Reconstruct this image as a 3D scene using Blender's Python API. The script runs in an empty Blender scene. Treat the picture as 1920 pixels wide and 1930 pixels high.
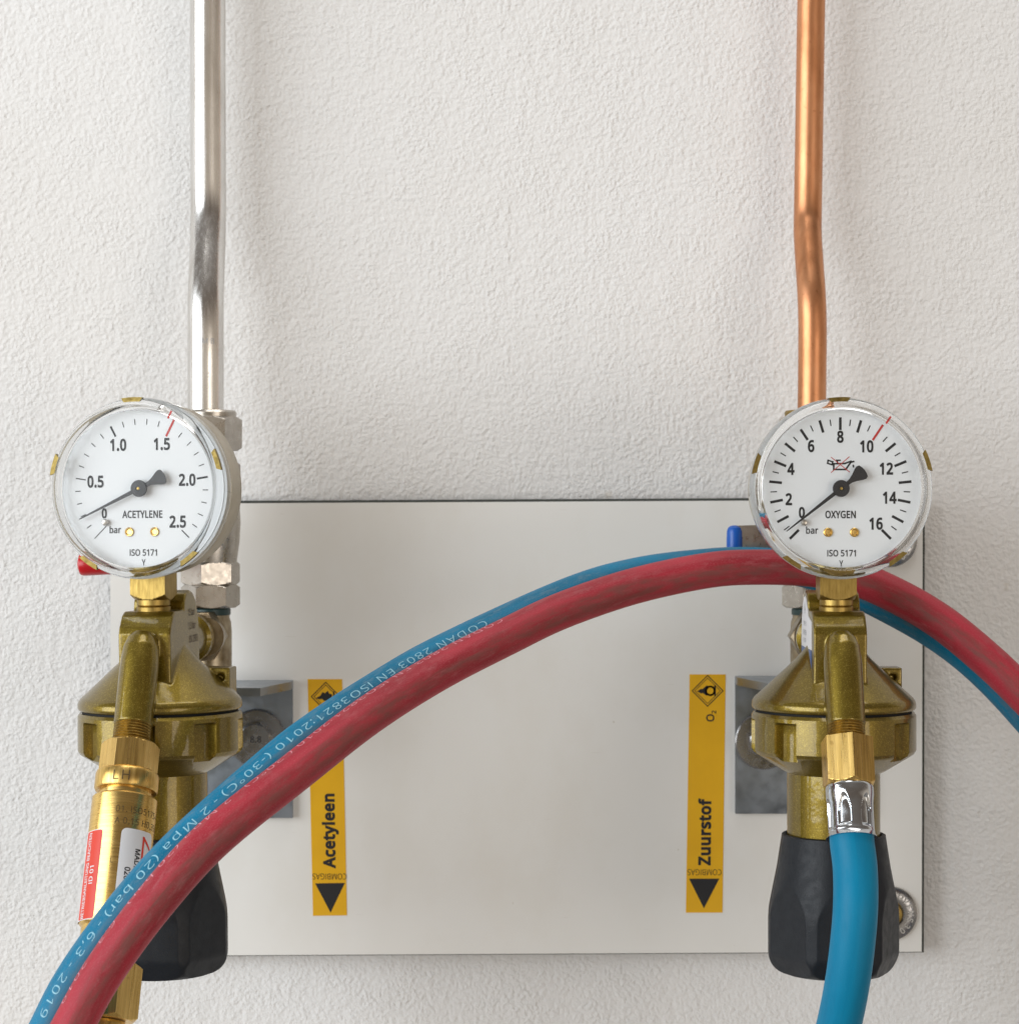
import bpy, bmesh, math, random
from mathutils import Vector, Matrix
from mathutils.geometry import delaunay_2d_cdt
R = math.radians
sin, cos, pi = math.sin, math.cos, math.pi
random.seed(7)
sc = bpy.context.scene
COL = sc.collection

# ------------------------------------------------------------------ camera
# everything below is written in millimetres and scaled to metres on build
K = 0.23                       # mm per photo pixel on the plaster wall, 1 m from the lens
cam_d = bpy.data.cameras.new('camera')
cam = bpy.data.objects.new('camera', cam_d)
COL.objects.link(cam)
cam.location = (0, -1.0, 0)
cam.rotation_euler = (R(90), 0, 0)
cam_d.sensor_width = 36
cam_d.sensor_fit = 'AUTO'
cam_d.lens = 36 / (1930 * K / 1000)
cam_d.clip_start = 0.01
cam_d.clip_end = 50
cam_d.dof.use_dof = True
cam_d.dof.focus_distance = 0.845
cam_d.dof.aperture_fstop = 24
sc.camera = cam

# ------------------------------------------------------------------ light
sc.view_settings.view_transform = 'Standard'
sc.view_settings.look = 'None'
sc.view_settings.gamma = 1
sc.view_settings.exposure = 0.30
sc.view_settings.use_curve_mapping = False
sc.cycles.use_denoising = True
sc.cycles.max_bounces = 12
sc.cycles.transparent_max_bounces = 16

w = bpy.data.worlds.new('World')
sc.world = w
w.use_nodes = True
wn, wl = w.node_tree.nodes, w.node_tree.links
bg = wn['Background']
tc = wn.new('ShaderNodeTexCoord')
sx = wn.new('ShaderNodeSeparateXYZ')
wl.new(tc.outputs['Generated'], sx.inputs[0])
mr = wn.new('ShaderNodeMapRange')
mr.inputs['From Min'].default_value = -1
mr.inputs['From Max'].default_value = 1
wl.new(sx.outputs['Z'], mr.inputs['Value'])
rp = wn.new('ShaderNodeValToRGB')
els = rp.color_ramp.elements
els[0].position = 0.0; els[0].color = (0.30, 0.27, 0.24, 1)
els[1].position = 1.0; els[1].color = (0.42, 0.41, 0.40, 1)
for p, c in ((0.30, (0.34, 0.315, 0.285)), (0.44, (0.62, 0.535, 0.44)), (0.58, (0.66, 0.565, 0.46)),
             (0.66, (0.16, 0.125, 0.10)), (0.80, (0.20, 0.17, 0.145))):
    e = els.new(p); e.color = (*c, 1)
wl.new(mr.outputs[0], rp.inputs[0])
wl.new(rp.outputs[0], bg.inputs[0])
bg.inputs[1].default_value = 0.70

def area(name, loc, target, sx_, sy_, power, col):
    d = bpy.data.lights.new(name, 'AREA')
    d.shape = 'RECTANGLE'; d.size = sx_; d.size_y = sy_
    d.energy = power; d.color = col
    o = bpy.data.objects.new(name, d)
    COL.objects.link(o)
    o.location = loc
    o.rotation_euler = (Vector(target) - Vector(loc)).to_track_quat('-Z', 'Y').to_euler()
    return o
area('window_light', (-1.45, -1.15, 0.22), (0, -0.05, 0), 1.8, 1.15, 26.5, (0.90, 0.955, 1.0))
area('ceiling_light', (0.25, -0.42, 1.75), (0, -0.05, 0), 1.6, 0.5, 9, (1.0, 0.97, 0.93))
area('room_light', (1.15, -1.9, -0.15), (0, -0.05, 0), 0.9, 0.8, 5.0, (1.0, 0.91, 0.82))

# ------------------------------------------------------------------ materials
def lin(c):
    return tuple((v / 255 / 12.92) if v / 255 <= 0.04045 else ((v / 255 + 0.055) / 1.055) ** 2.4 for v in c)

class Mat:
    def __init__(s, name, col=(0.5, 0.5, 0.5), rough=0.5, metal=0.0, **kw):
        s.m = bpy.data.materials.new(name); s.m.use_nodes = True
        s.n, s.l = s.m.node_tree.nodes, s.m.node_tree.links
        s.b = s.n['Principled BSDF']
        s.b.inputs['Base Color'].default_value = (*col, 1)
        s.b.inputs['Roughness'].default_value = rough
        s.b.inputs['Metallic'].default_value = metal
        for k, v in kw.items(): s.b.inputs[k.replace('_', ' ')].default_value = v
        s._co = {}
    def coord(s, kind='Object', scale=(1, 1, 1), rot=(0, 0, 0)):
        t = s.n.new('ShaderNodeTexCoord'); mp = s.n.new('ShaderNodeMapping')
        mp.inputs['Scale'].default_value = scale
        mp.inputs['Rotation'].default_value = rot
        s.l.new(t.outputs[kind], mp.inputs[0])
        return mp.outputs[0]
    def noise(s, co, scale, detail=4, rough=0.55, dist=0.0):
        t = s.n.new('ShaderNodeTexNoise')
        t.inputs['Scale'].default_value = scale
        t.inputs['Detail'].default_value = detail
        t.inputs['Roughness'].default_value = rough
        t.inputs['Distortion'].default_value = dist
        s.l.new(co, t.inputs['Vector'])
        return t.outputs[0]
    def voronoi(s, co, scale, out='Distance'):
        t = s.n.new('ShaderNodeTexVoronoi')
        t.inputs['Scale'].default_value = scale
        s.l.new(co, t.inputs['Vector'])
        return t.outputs[out]
    def ramp(s, fac, stops, interp='LINEAR'):
        r = s.n.new('ShaderNodeValToRGB')
        r.color_ramp.interpolation = interp
        e = r.color_ramp.elements
        while len(e) > 1: e.remove(e[-1])
        for i, (p, c) in enumerate(stops):
            q = e[0] if i == 0 else e.new(p)
            q.position = p
            q.color = (*c, 1) if not isinstance(c, (int, float)) else (c, c, c, 1)
        s.l.new(fac, r.inputs[0])
        return r.outputs[0]
    def mix(s, fac, a, b, mode='MIX'):
        x = s.n.new('ShaderNodeMix'); x.data_type = 'RGBA'; x.blend_type = mode
        for sock, v in ((x.inputs[0], fac), (x.inputs[6], a), (x.inputs[7], b)):
            if isinstance(v, bpy.types.NodeSocket): s.l.new(v, sock)
            elif isinstance(v, (int, float)): sock.default_value = v if sock == x.inputs[0] else (v, v, v, 1)
            else: sock.default_value = (*v, 1)
        return x.outputs[2]
    def math(s, op, a, b):
        x = s.n.new('ShaderNodeMath'); x.operation = op
        for i, v in enumerate((a, b)):
            if isinstance(v, bpy.types.NodeSocket): s.l.new(v, x.inputs[i])
            else: x.inputs[i].default_value = v
        return x.outputs[0]
    def set(s, name, v): s.l.new(v, s.b.inputs[name])
    def bump(s, h, dist, strength=1.0, prev=None):
        b = s.n.new('ShaderNodeBump')
        b.inputs['Distance'].default_value = dist
        b.inputs['Strength'].default_value = strength
        s.l.new(h, b.inputs['Height'])
        if prev: s.l.new(prev, b.inputs['Normal'])
        return b.outputs[0]

M = {}
# plaster wall
q = Mat('white_plaster', rough=0.9); co = q.coord()
f1 = q.noise(co, 600, 2, 0.5); f2 = q.noise(co, 330, 1, 0.5)
f3 = q.noise(co, 5, 3, 0.5)
pit = q.ramp(q.noise(co, 110, 2, 0.5), [(0.19, (0.90, 0.87, 0.82)), (0.25, (1, 1, 1))])
basec = q.ramp(f3, [(0.35, (0.80, 0.79, 0.775)), (0.65, (0.84, 0.84, 0.838))])
spot = q.ramp(q.noise(co, 38, 2), [(0.74, (1, 1, 1)), (0.84, (0.88, 0.82, 0.72))])
q.set('Base Color', q.mix(1.0, q.mix(1.0, basec, pit, 'MULTIPLY'), spot, 'MULTIPLY'))
amt = q.ramp(q.noise(co, 60, 2), [(0.3, 0.45), (0.65, 1)])
h = q.math('ADD', q.math('MULTIPLY', q.math('MULTIPLY', f1, amt), 0.75), q.math('MULTIPLY', f2, 0.5))
q.set('Normal', q.bump(h, 0.0012, 1.0)); M['wall'] = q.m
# panel
q = Mat('cream_laminate', rough=0.42); co = q.coord()
sm = q.ramp(q.noise(q.coord('Object', (1, 1, 0.6)), 26, 6, 0.65), [(0.34, (0.975, 0.968, 0.955)), (0.52, (1, 1, 1))])
dots = q.ramp(q.noise(co, 170, 1), [(0.185, (0.72, 0.68, 0.6)), (0.205, (1, 1, 1))])
scr = q.ramp(q.noise(q.coord('Object', (60, 1, 900), (0, R(24), 0)), 1.0, 2), [(0.735, (1, 1, 1)), (0.76, (0.90, 0.89, 0.87))])
pb = q.ramp(q.noise(co, 9, 4, 0.6), [(0.3, (0.80, 0.79, 0.755)), (0.7, (0.825, 0.82, 0.795))])
q.set('Base Color', q.mix(1.0, q.mix(1.0, q.mix(1.0, pb, sm, 'MULTIPLY'), dots, 'MULTIPLY'), scr, 'MULTIPLY'))
q.set('Roughness', q.ramp(q.noise(co, 30, 5), [(0.3, 0.34), (0.7, 0.55)])); M['panel'] = q.m
M['core'] = Mat('dark_panel_core', (0.03, 0.035, 0.03), 0.7).m
M['gasket'] = Mat('black_gasket', (0.006, 0.006, 0.006), 0.8).m
# steel pipe
q = Mat('stainless_steel', (0.72, 0.71, 0.69), 0.17, 1.0)
co = q.coord('Object', (1, 1, 0.03)); co2 = q.coord('Object', (1, 1, 0.25))
q.set('Roughness', q.ramp(q.noise(co, 900, 3), [(0.3, 0.20), (0.75, 0.32)]))
q.set('Base Color', q.ramp(q.noise(co2, 160, 4), [(0.3, (0.62, 0.60, 0.57)), (0.6, (0.76, 0.75, 0.73))]))
q.set('Normal', q.bump(q.noise(co2, 60, 1), 0.0003, 0.4)); M['steel'] = q.m
# copper pipe
q = Mat('copper', (0.78, 0.36, 0.18), 0.3, 1.0)
co = q.coord('Object', (1, 1, 0.25)); co1 = q.coord()
q.set('Base Color', q.mix(1.0, q.ramp(q.noise(co, 150, 5, 0.65), [(0.28, (0.47, 0.20, 0.09)), (0.48, (0.62, 0.28, 0.135)), (0.7, (0.70, 0.345, 0.18))]),
      q.ramp(q.noise(co1, 420, 3), [(0.24, (0.75, 0.68, 0.62)), (0.36, (1, 1, 1))]), 'MULTIPLY'))
q.set('Roughness', q.ramp(q.noise(co, 260, 5), [(0.3, 0.35), (0.7, 0.44)]))
q.set('Normal', q.bump(q.noise(co, 60, 1), 0.0003, 0.4)); M['copper'] = q.m
# nickel plated fittings
q = Mat('nickel_plating', (0.60, 0.545, 0.48), 0.22, 1.0); co = q.coord()
q.set('Base Color', q.ramp(q.noise(co, 180, 4, 0.6), [(0.3, (0.44, 0.405, 0.36)), (0.7, (0.55, 0.52, 0.475))]))
q.set('Roughness', q.ramp(q.noise(co, 500, 4), [(0.3, 0.24), (0.7, 0.38)]))
q.set('Normal', q.bump(q.noise(co, 700, 3), 0.00004, 0.5)); M['nickel'] = q.m
# dull bronze elbow
q = Mat('dull_bronze', (0.36, 0.29, 0.19), 0.34, 1.0); co = q.coord()
q.set('Base Color', q.ramp(q.noise(co, 140, 4), [(0.3, (0.22, 0.165, 0.10)), (0.65, (0.46, 0.39, 0.28))])); M['bronze'] = q.m
M['seal'] = Mat('dark_thread_seal', (0.02, 0.055, 0.055), 0.4).m
# brass
def brass(name, c0, c1, r0, r1, scl, bd=0.00008):
    q = Mat(name, c1, r0, 1.0); co = q.coord('Object', scl); co2 = q.coord()
    a = q.ramp(q.noise(co, 900, 3, 0.6), [(0.3, c0), (0.65, c1)])
    st = q.ramp(q.noise(co2, 260, 4, 0.6), [(0.22, (0.55, 0.46, 0.36)), (0.36, (1, 1, 1))])
    q.set('Base Color', q.mix(1.0, a, st, 'MULTIPLY'))
    q.set('Roughness', q.ramp(q.noise(co, 700, 3), [(0.3, r0), (0.7, r1)]))
    q.set('Normal', q.bump(q.noise(co, 1000, 2), bd, 0.6))
    return q.m
M['brass'] = brass('brushed_brass', (0.56, 0.36, 0.10), (0.78, 0.53, 0.18), 0.24, 0.38, (1, 1, 0.05))
M['brass_turned'] = brass('turned_brass', (0.70, 0.47, 0.15), (0.80, 0.55, 0.19), 0.22, 0.30, (0.03, 0.03, 1.6), 0.00003)
M['brass_old'] = brass('aged_brass', (0.29, 0.195, 0.055), (0.42, 0.295, 0.09), 0.34, 0.46, (1, 1, 0.2))
M['clip'] = brass('dull_clip_brass', (0.17, 0.125, 0.04), (0.27, 0.20, 0.065), 0.36, 0.5, (1, 1, 1))
# gold metallic paint
q = Mat('gold_metallic_paint', (0.24, 0.17, 0.03), 0.36, 0.75, Coat_Weight=0.6, Coat_Roughness=0.06)
co = q.coord()
fl = q.voronoi(co, 3600, 'Color')
flv = q.n.new('ShaderNodeSeparateColor'); q.l.new(fl, flv.inputs[0])
c = q.ramp(flv.outputs[0], [(0.0, (0.165, 0.112, 0.007)), (0.6, (0.205, 0.143, 0.012)), (0.9, (0.255, 0.182, 0.020)), (1.0, (0.37, 0.28, 0.055))])
c2 = q.ramp(q.noise(co, 55, 3), [(0.35, (0.82, 0.80, 0.74)), (0.6, (1, 1, 1))])
c3 = q.ramp(q.noise(co, 260, 3), [(0.20, (0.30, 0.26, 0.2)), (0.24, (1, 1, 1))])
q.set('Base Color', q.mix(1.0, q.mix(1.0, c, c2, 'MULTIPLY'), c3, 'MULTIPLY'))
nb = q.bump(q.noise(co, 1800, 2), 0.00006, 0.4)
nb2 = q.bump(q.noise(co, 120, 2), 0.0002, 0.25, nb)
q.set('Normal', nb2)
q.set('Coat Normal', q.bump(q.noise(co, 160, 2), 0.0002, 0.4)); M['gold'] = q.m
# black plastic
q = Mat('black_plastic', (0.020, 0.022, 0.026), 0.42, Specular_IOR_Level=0.3); co = q.coord()
q.set('Base Color', q.ramp(q.noise(co, 120, 5, 0.65), [(0.35, (0.008, 0.0105, 0.015)), (0.7, (0.014, 0.0175, 0.023))]))
q.set('Roughness', q.ramp(q.noise(co, 300, 4), [(0.3, 0.36), (0.7, 0.52)]))
q.set('Normal', q.bump(q.noise(co, 2200, 2), 0.00012, 0.6)); M['black'] = q.m
M['ink'] = Mat('black_ink', (0.012, 0.012, 0.014), 0.6).m
M['redink'] = Mat('red_ink', (0.50, 0.035, 0.03), 0.5).m
q = Mat('white_dial', (0.76, 0.785, 0.805), 0.5); M['dial'] = q.m
M['rimgrey'] = Mat('pale_grey_rim', (0.60, 0.62, 0.63), 0.35).m
M['needle'] = Mat('black_needle_paint', (0.018, 0.018, 0.02), 0.45).m
# glass
q = Mat('clear_plastic', (0.95, 0.965, 0.97), 0.04, 0.0, IOR=1.36, Transmission_Weight=1.0); M['glass'] = q.m
m = bpy.data.materials.new('clear_window'); m.use_nodes = True
n, l = m.node_tree.nodes, m.node_tree.links
n.remove(n['Principled BSDF'])
tr = n.new('ShaderNodeBsdfTransparent'); gl = n.new('ShaderNodeBsdfGlossy'); gl.inputs['Roughness'].default_value = 0.03
lw = n.new('ShaderNodeLayerWeight'); pw = n.new('ShaderNodeMath'); pw.operation = 'POWER'; pw.inputs[1].default_value = 4.0
l.new(lw.outputs['Facing'], pw.inputs[0])
fr = n.new('ShaderNodeMath'); fr.operation = 'MULTIPLY_ADD'; fr.inputs[1].default_value = 0.6; fr.inputs[2].default_value = 0.013
l.new(pw.outputs[0], fr.inputs[0])
mx = n.new('ShaderNodeMixShader'); l.new(fr.outputs[0], mx.inputs[0]); l.new(tr.outputs[0], mx.inputs[1]); l.new(gl.outputs[0], mx.inputs[2])
tr.inputs[0].default_value = (0.985, 0.99, 0.99, 1)
l.new(mx.outputs[0], n['Material Output'].inputs[0]); M['window'] = m
q = Mat('satin_gauge_case', (0.47, 0.42, 0.33), 0.36, 0.85); co = q.coord()
q.set('Roughness', q.ramp(q.noise(co, 200, 4), [(0.3, 0.3), (0.7, 0.46)])); M['case'] = q.m
# hoses: UV x = metres along, y = turns around
def hose(name, base, dark, dust, dustamt, band=0.0, bcol=(0.17, 0.075, 0.065), boff=0.035):
    q = Mat(name, base, 0.5, Specular_IOR_Level=0.22)
    a = q.coord('UV', (9, 2.4, 1)); b = q.coord('UV', (60, 9, 1)); c = q.coord('UV', (900, 40, 1))
    k1 = q.ramp(q.noise(a, 2.0, 5, 0.6), [(0.38, 0), (0.62, 1)])
    k2 = q.ramp(q.noise(b, 2.2, 5, 0.7), [(0.50, 0), (0.72, 1)])
    k3 = q.ramp(q.noise(c, 2.0, 3, 0.6), [(0.52, 0), (0.75, 1)])
    col = q.mix(q.math('MULTIPLY', k1, 0.65), base, dark)
    col = q.mix(q.math('MULTIPLY', q.math('MULTIPLY', k2, k1), dustamt), col, dust)
    col = q.mix(q.math('MULTIPLY', k3, 0.6 * dustamt), col, dust)
    if band:                                    # scuffed strip along the outer side
        sp = q.n.new('ShaderNodeSeparateXYZ'); q.l.new(q.coord('UV'), sp.inputs[0])
        an = q.math('COSINE', q.math('ADD', q.math('MULTIPLY', q.math('ADD', sp.outputs['Y'], boff), 2 * pi), q.math('MULTIPLY', q.math('SUBTRACT', q.noise(a, 3.0, 4), 0.5), 1.6)), 0)
        bm_ = q.math('MULTIPLY', q.ramp(an, [(0.80, 0), (0.97, 1)]), q.ramp(q.noise(b, 1.5, 4, 0.6), [(0.36, 0.15), (0.6, 1)]))
        col = q.mix(q.math('MULTIPLY', bm_, band), col, bcol)
        tp = q.math('MULTIPLY', q.ramp(q.math('SINE', q.math('MULTIPLY', sp.outputs['Y'], 2 * pi), 0), [(0.55, 0), (0.9, 1)]), k2)
        col = q.mix(q.math('MULTIPLY', tp, 0.4), col, bcol)
    q.set('Base Color', col)
    q.set('Roughness', q.ramp(k2, [(0.0, 0.45), (1.0, 0.65)]))
    nb = q.bump(q.noise(c, 3.0, 3), 0.00012, 0.5)
    q.set('Normal', nb)
    return q.m
M['redhose'] = hose('red_rubber', (0.44, 0.033, 0.054), (0.21, 0.018, 0.024), (0.50, 0.20, 0.21), 0.5, 0.7)
M['bluehose'] = hose('blue_rubber', (0.0, 0.20, 0.37), (0.002, 0.10, 0.185), (0.16, 0.26, 0.32), 0.75, 0.8, (0.115, 0.19, 0.25), 0.03)
M['cleanblue'] = hose('clean_blue_rubber', (0.0, 0.215, 0.39), (0.0, 0.165, 0.31), (0.03, 0.27, 0.44), 0.25)
M['blueprint'] = Mat('pale_blue_print', (0.27, 0.56, 0.68), 0.6).m
M['pinkprint'] = Mat('pale_pink_print', (0.66, 0.25, 0.30), 0.6).m
q = Mat('chrome', (0.60, 0.625, 0.65), 0.08, 1.0); co = q.coord()
q.set('Roughness', q.ramp(q.noise(co, 300, 4), [(0.35, 0.09), (0.7, 0.22)])); M['chrome'] = q.m
q = Mat('zinc_plate', (0.38, 0.41, 0.45), 0.34, 1.0); co = q.coord()
q.set('Base Color', q.ramp(q.noise(co, 60, 5, 0.65), [(0.3, (0.25, 0.285, 0.325)), (0.7, (0.32, 0.355, 0.40))]))
q.set('Roughness', q.ramp(q.noise(co, 120, 5), [(0.3, 0.26), (0.7, 0.46)])); M['zinc'] = q.m
q = Mat('bolt_steel', (0.44, 0.42, 0.41), 0.25, 1.0); co = q.coord()
q.set('Base Color', q.ramp(q.noise(co, 200, 4), [(0.3, (0.30, 0.30, 0.305)), (0.7, (0.35, 0.35, 0.355))]))
q.set('Roughness', q.ramp(q.noise(co, 400, 4), [(0.3, 0.2), (0.7, 0.3)])); M['bolt'] = q.m
q = Mat('yellow_vinyl', (0.74, 0.40, 0.006), 0.45); co = q.coord()
q.set('Base Color', q.ramp(q.noise(co, 50, 4), [(0.3, (0.76, 0.405, 0.003)), (0.7, (0.84, 0.465, 0.004))])); M['yellow'] = q.m
M['redlabel'] = Mat('red_label_paper', (0.68, 0.045, 0.02), 0.4).m
M['whitelabel'] = Mat('white_label_paper', (0.72, 0.72, 0.74), 0.4).m
M['bluelabel'] = Mat('blue_label_print', (0.05, 0.10, 0.26), 0.4).m
M['greyprint'] = Mat('grey_print', (0.30, 0.31, 0.33), 0.5).m
M['etch'] = Mat('dark_etching', (0.09, 0.055, 0.018), 0.55, 0.3).m
M['redplastic'] = Mat('red_plastic_sleeve', (0.52, 0.006, 0.012), 0.28).m
M['blueplastic'] = Mat('blue_plastic_sleeve', (0.006, 0.10, 0.46), 0.30).m

# ------------------------------------------------------------------ geometry helpers (mm)
def V(*a): return Vector(a)
def P(px, py, depth):
    d = 1 - depth / 1000
    return V((px - 960) * K * d, -depth, (965 - py) * K * d)
I4 = Matrix.Identity(4)
def along(p, d, roll=0):
    return Matrix.Translation(p) @ Vector((0, 0, 1)).rotation_difference(Vector(d)).to_matrix().to_4x4() @ Matrix.Rotation(roll, 4, 'Z')
FRONT = Matrix.Rotation(R(90), 4, 'X')     # local xy plane -> facing the viewer, local +z -> -y

class MB:
    def __init__(s):
        s.bm = bmesh.new(); s.uv = None
    def _bevel(s, faces, off, seg=2, ang=25):
        edges = set(e for f in faces for e in f.edges)
        ed = [e for e in edges if len(e.link_faces) == 2 and e.calc_face_angle(0) > R(ang)]
        bmesh.ops.bevel(s.bm, geom=ed, offset=off, segments=seg, affect='EDGES', profile=0.5, clamp_overlap=True)
    def grid(s, rings, closed=False, cap=True, mi=0):
        vs = [[s.bm.verts.new(p) for p in r] for r in rings]
        n = len(vs[0]); fs = []
        pairs = list(zip(vs, vs[1:])) + ([(vs[-1], vs[0])] if closed else [])
        for a, b in pairs:
            for i in range(n):
                j = (i + 1) % n
                fs.append(s.bm.faces.new((a[i], a[j], b[j], b[i])))
        if cap and not closed:
            fs.append(s.bm.faces.new(vs[0][::-1])); fs.append(s.bm.faces.new(vs[-1]))
        for f in fs: f.material_index = mi
        return fs
    def lathe(s, prof, M=I4, seg=64, closed=False, cap=True, mi=0):
        rings = []
        for r, z in prof:
            r = max(r, 0.001)
            rings.append([M @ V(r * cos(2 * pi * i / seg), r * sin(2 * pi * i / seg), z) for i in range(seg)])
        return s.grid(rings, closed, cap, mi)
    def lathe_fn(s, zs, fn, M=I4, seg=120, cap=True, off=0.0):
        rings = []
        for z in zs:
            rr = []
            for i in range(seg):
                t = 2 * pi * i / seg + off
                r = fn(t, z)
                rr.append(M @ V(r * cos(t), r * sin(t), z))
            rings.append(rr)
        return s.grid(rings, False, cap)
    def poly_nut(s, n, af, z0, z1, M=I4, roll=0.0, ch=(1, 1), seg=None):
        """wrench nut with n flats and turned chamfers at the ends"""
        a = af / 2; Rc = a / cos(pi / n); seg = seg or n * 16
        hch = (Rc - a) * 0.75
        def fn(t, z):
            u = (t - roll) % (2 * pi / n) - pi / n
            r = a / cos(u)
            if ch[0]: r = min(r, a * 0.985 + (z - z0) * (Rc - a * 0.985) / hch)
            if ch[1]: r = min(r, a * 0.985 + (z1 - z) * (Rc - a * 0.985) / hch)
            return r
        k = 7
        zs = ([z0 + hch * i / k for i in range(k)] if ch[0] else [z0]) + [z0 + hch, z1 - hch] + ([z1 - hch + hch * (i + 1) / k for i in range(k)] if ch[1] else [z1])
        return s.lathe_fn(sorted(set(zs)), fn, M, seg, off=roll)
    def prism(s, pts, z0, z1, M=I4, bevel=0, seg=2, mi=0):
        a = [s.bm.verts.new(M @ V(x, y, z0)) for x, y in pts]
        b = [s.bm.verts.new(M @ V(x, y, z1)) for x, y in pts]
        n = len(pts)
        fs = [s.bm.faces.new(a[::-1]), s.bm.faces.new(b)]
        for i in range(n): fs.append(s.bm.faces.new((a[i], a[(i + 1) % n], b[(i + 1) % n], b[i])))
        for f in fs: f.material_index = mi
        if bevel: s._bevel(fs, bevel, seg)
        return fs
    def box(s, lo, hi, M=I4, bevel=0, seg=2):
        return s.prism([(lo[0], lo[1]), (hi[0], lo[1]), (hi[0], hi[1]), (lo[0], hi[1])], lo[2], hi[2], M, bevel, seg)
    def tube(s, pts, r, seg=40, uv=True, cap=True):
        fr = frames(pts); rings = []; ss = 0; L = [0]
        for a, b in zip(pts, pts[1:]): ss += (b - a).length; L.append(ss)
        for i, (p, (T, N, B)) in enumerate(zip(pts, fr)):
            rr = r[i] if isinstance(r, (list, tuple)) else r
            rings.append([p + (N * cos(2 * pi * k / seg) + B * sin(2 * pi * k / seg)) * rr for k in range(seg)])
        vs = [[s.bm.verts.new(p) for p in q] for q in rings]
        if uv and not s.uv: s.uv = s.bm.loops.layers.uv.new('UVMap')
        for i in range(len(vs) - 1):
            for k in range(seg):
                j = (k + 1) % seg
                f = s.bm.faces.new((vs[i][k], vs[i][j], vs[i + 1][j], vs[i + 1][k]))
                if uv:
                    for lp, (a, b) in zip(f.loops, ((i, k), (i, k + 1), (i + 1, k + 1), (i + 1, k))):
                        lp[s.uv].uv = (L[a] / 1000, b / seg)
        if cap:
            s.bm.faces.new(vs[0][::-1]); s.bm.faces.new(vs[-1])
    def sheet(s, verts, faces, fn, su=0, sv=0, mi=0):
        """flat 2-D mesh (u,v) cut into strips and laid on a surface by fn(u,v)"""
        t = bmesh.new()
        vv = [t.verts.new((x, y, 0)) for x, y in verts]
        for f in faces:
            try: t.faces.new([vv[i] for i in f])
            except ValueError: pass
        for ax, st in ((0, su), (1, sv)):
            if not st: continue
            lo = min(v.co[ax] for v in t.verts); hi = max(v.co[ax] for v in t.verts)
            k = math.floor(lo / st) + 1
            while k * st < hi:
                pl = V(0, 0, 0); pl[ax] = k * st; no = V(0, 0, 0); no[ax] = 1
                bmesh.ops.bisect_plane(t, geom=t.verts[:] + t.edges[:] + t.faces[:], plane_co=pl, plane_no=no, dist=1e-6)
                k += 1
        t.verts.index_update()
        nv = [s.bm.verts.new(fn(v.co.x, v.co.y)) for v in t.verts]
        for f in t.faces:
            try:
                g = s.bm.faces.new([nv[v.index] for v in f.verts]); g.material_index = mi
            except ValueError: pass
        t.free()
    def build(s, name, mat, parent=None, origin=None, ang=32, recalc=True):
        if recalc: bmesh.ops.recalc_face_normals(s.bm, faces=s.bm.faces[:])
        if origin: bmesh.ops.translate(s.bm, verts=s.bm.verts[:], vec=-origin)
        bmesh.ops.scale(s.bm, verts=s.bm.verts[:], vec=(0.001,) * 3)
        me = bpy.data.meshes.new(name); s.bm.to_mesh(me); s.bm.free()
        for m_ in (mat if isinstance(mat, (list, tuple)) else [mat]): me.materials.append(m_)
        me.shade_smooth()
        me.set_sharp_from_angle(angle=R(ang))
        o = bpy.data.objects.new(name, me); COL.objects.link(o)
        if parent: o.parent = parent
        return o

def frames(pts):
    out = []
    for i in range(len(pts)):
        T = (pts[min(i + 1, len(pts) - 1)] - pts[max(i - 1, 0)]).normalized()
        ref = V(0, -1, 0)
        N = (ref - T * ref.dot(T)).normalized()
        B = T.cross(N)
        if (out and B.dot(out[-1][2]) < 0) or (not out and (B.z < 0 or (abs(B.z) < 1e-3 and B.x > 0))): B = -B
        out.append((T, N, B))
    return out
def spline(ctrl, n):
    """uniform Catmull-Rom through ctrl, resampled to n equal steps"""
    c = [ctrl[0] * 2 - ctrl[1]] + ctrl + [ctrl[-1] * 2 - ctrl[-2]]
    q = []
    for i in range(1, len(c) - 2):
        for k in range(30):
            t = k / 30; a, b, d, e = c[i - 1], c[i], c[i + 1], c[i + 2]
            q.append(0.5 * ((2 * b) + (d - a) * t + (2 * a - 5 * b + 4 * d - e) * t * t + (3 * b - a - 3 * d + e) * t ** 3))
    q.append(ctrl[-1])
    for _ in range(12):
        q = [q[0]] + [(q[i - 1] + q[i] * 2 + q[i + 1]) / 4 for i in range(1, len(q) - 1)] + [q[-1]]
    L = [0]
    for a, b in zip(q, q[1:]): L.append(L[-1] + (b - a).length)
    out = []; j = 0
    for i in range(n):
        s_ = L[-1] * i / (n - 1)
        while j < len(L) - 2 and L[j + 1] < s_: j += 1
        t = (s_ - L[j]) / max(L[j + 1] - L[j], 1e-9)
        out.append(q[j].lerp(q[j + 1], t))
    return out
def box01(x, a, b, e):
    """1 inside a..b, soft edge e"""
    def ss(v): v = max(0, min(1, v)); return v * v * (3 - 2 * v)
    return ss((x - a) / e) * ss((b - x) / e)

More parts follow.
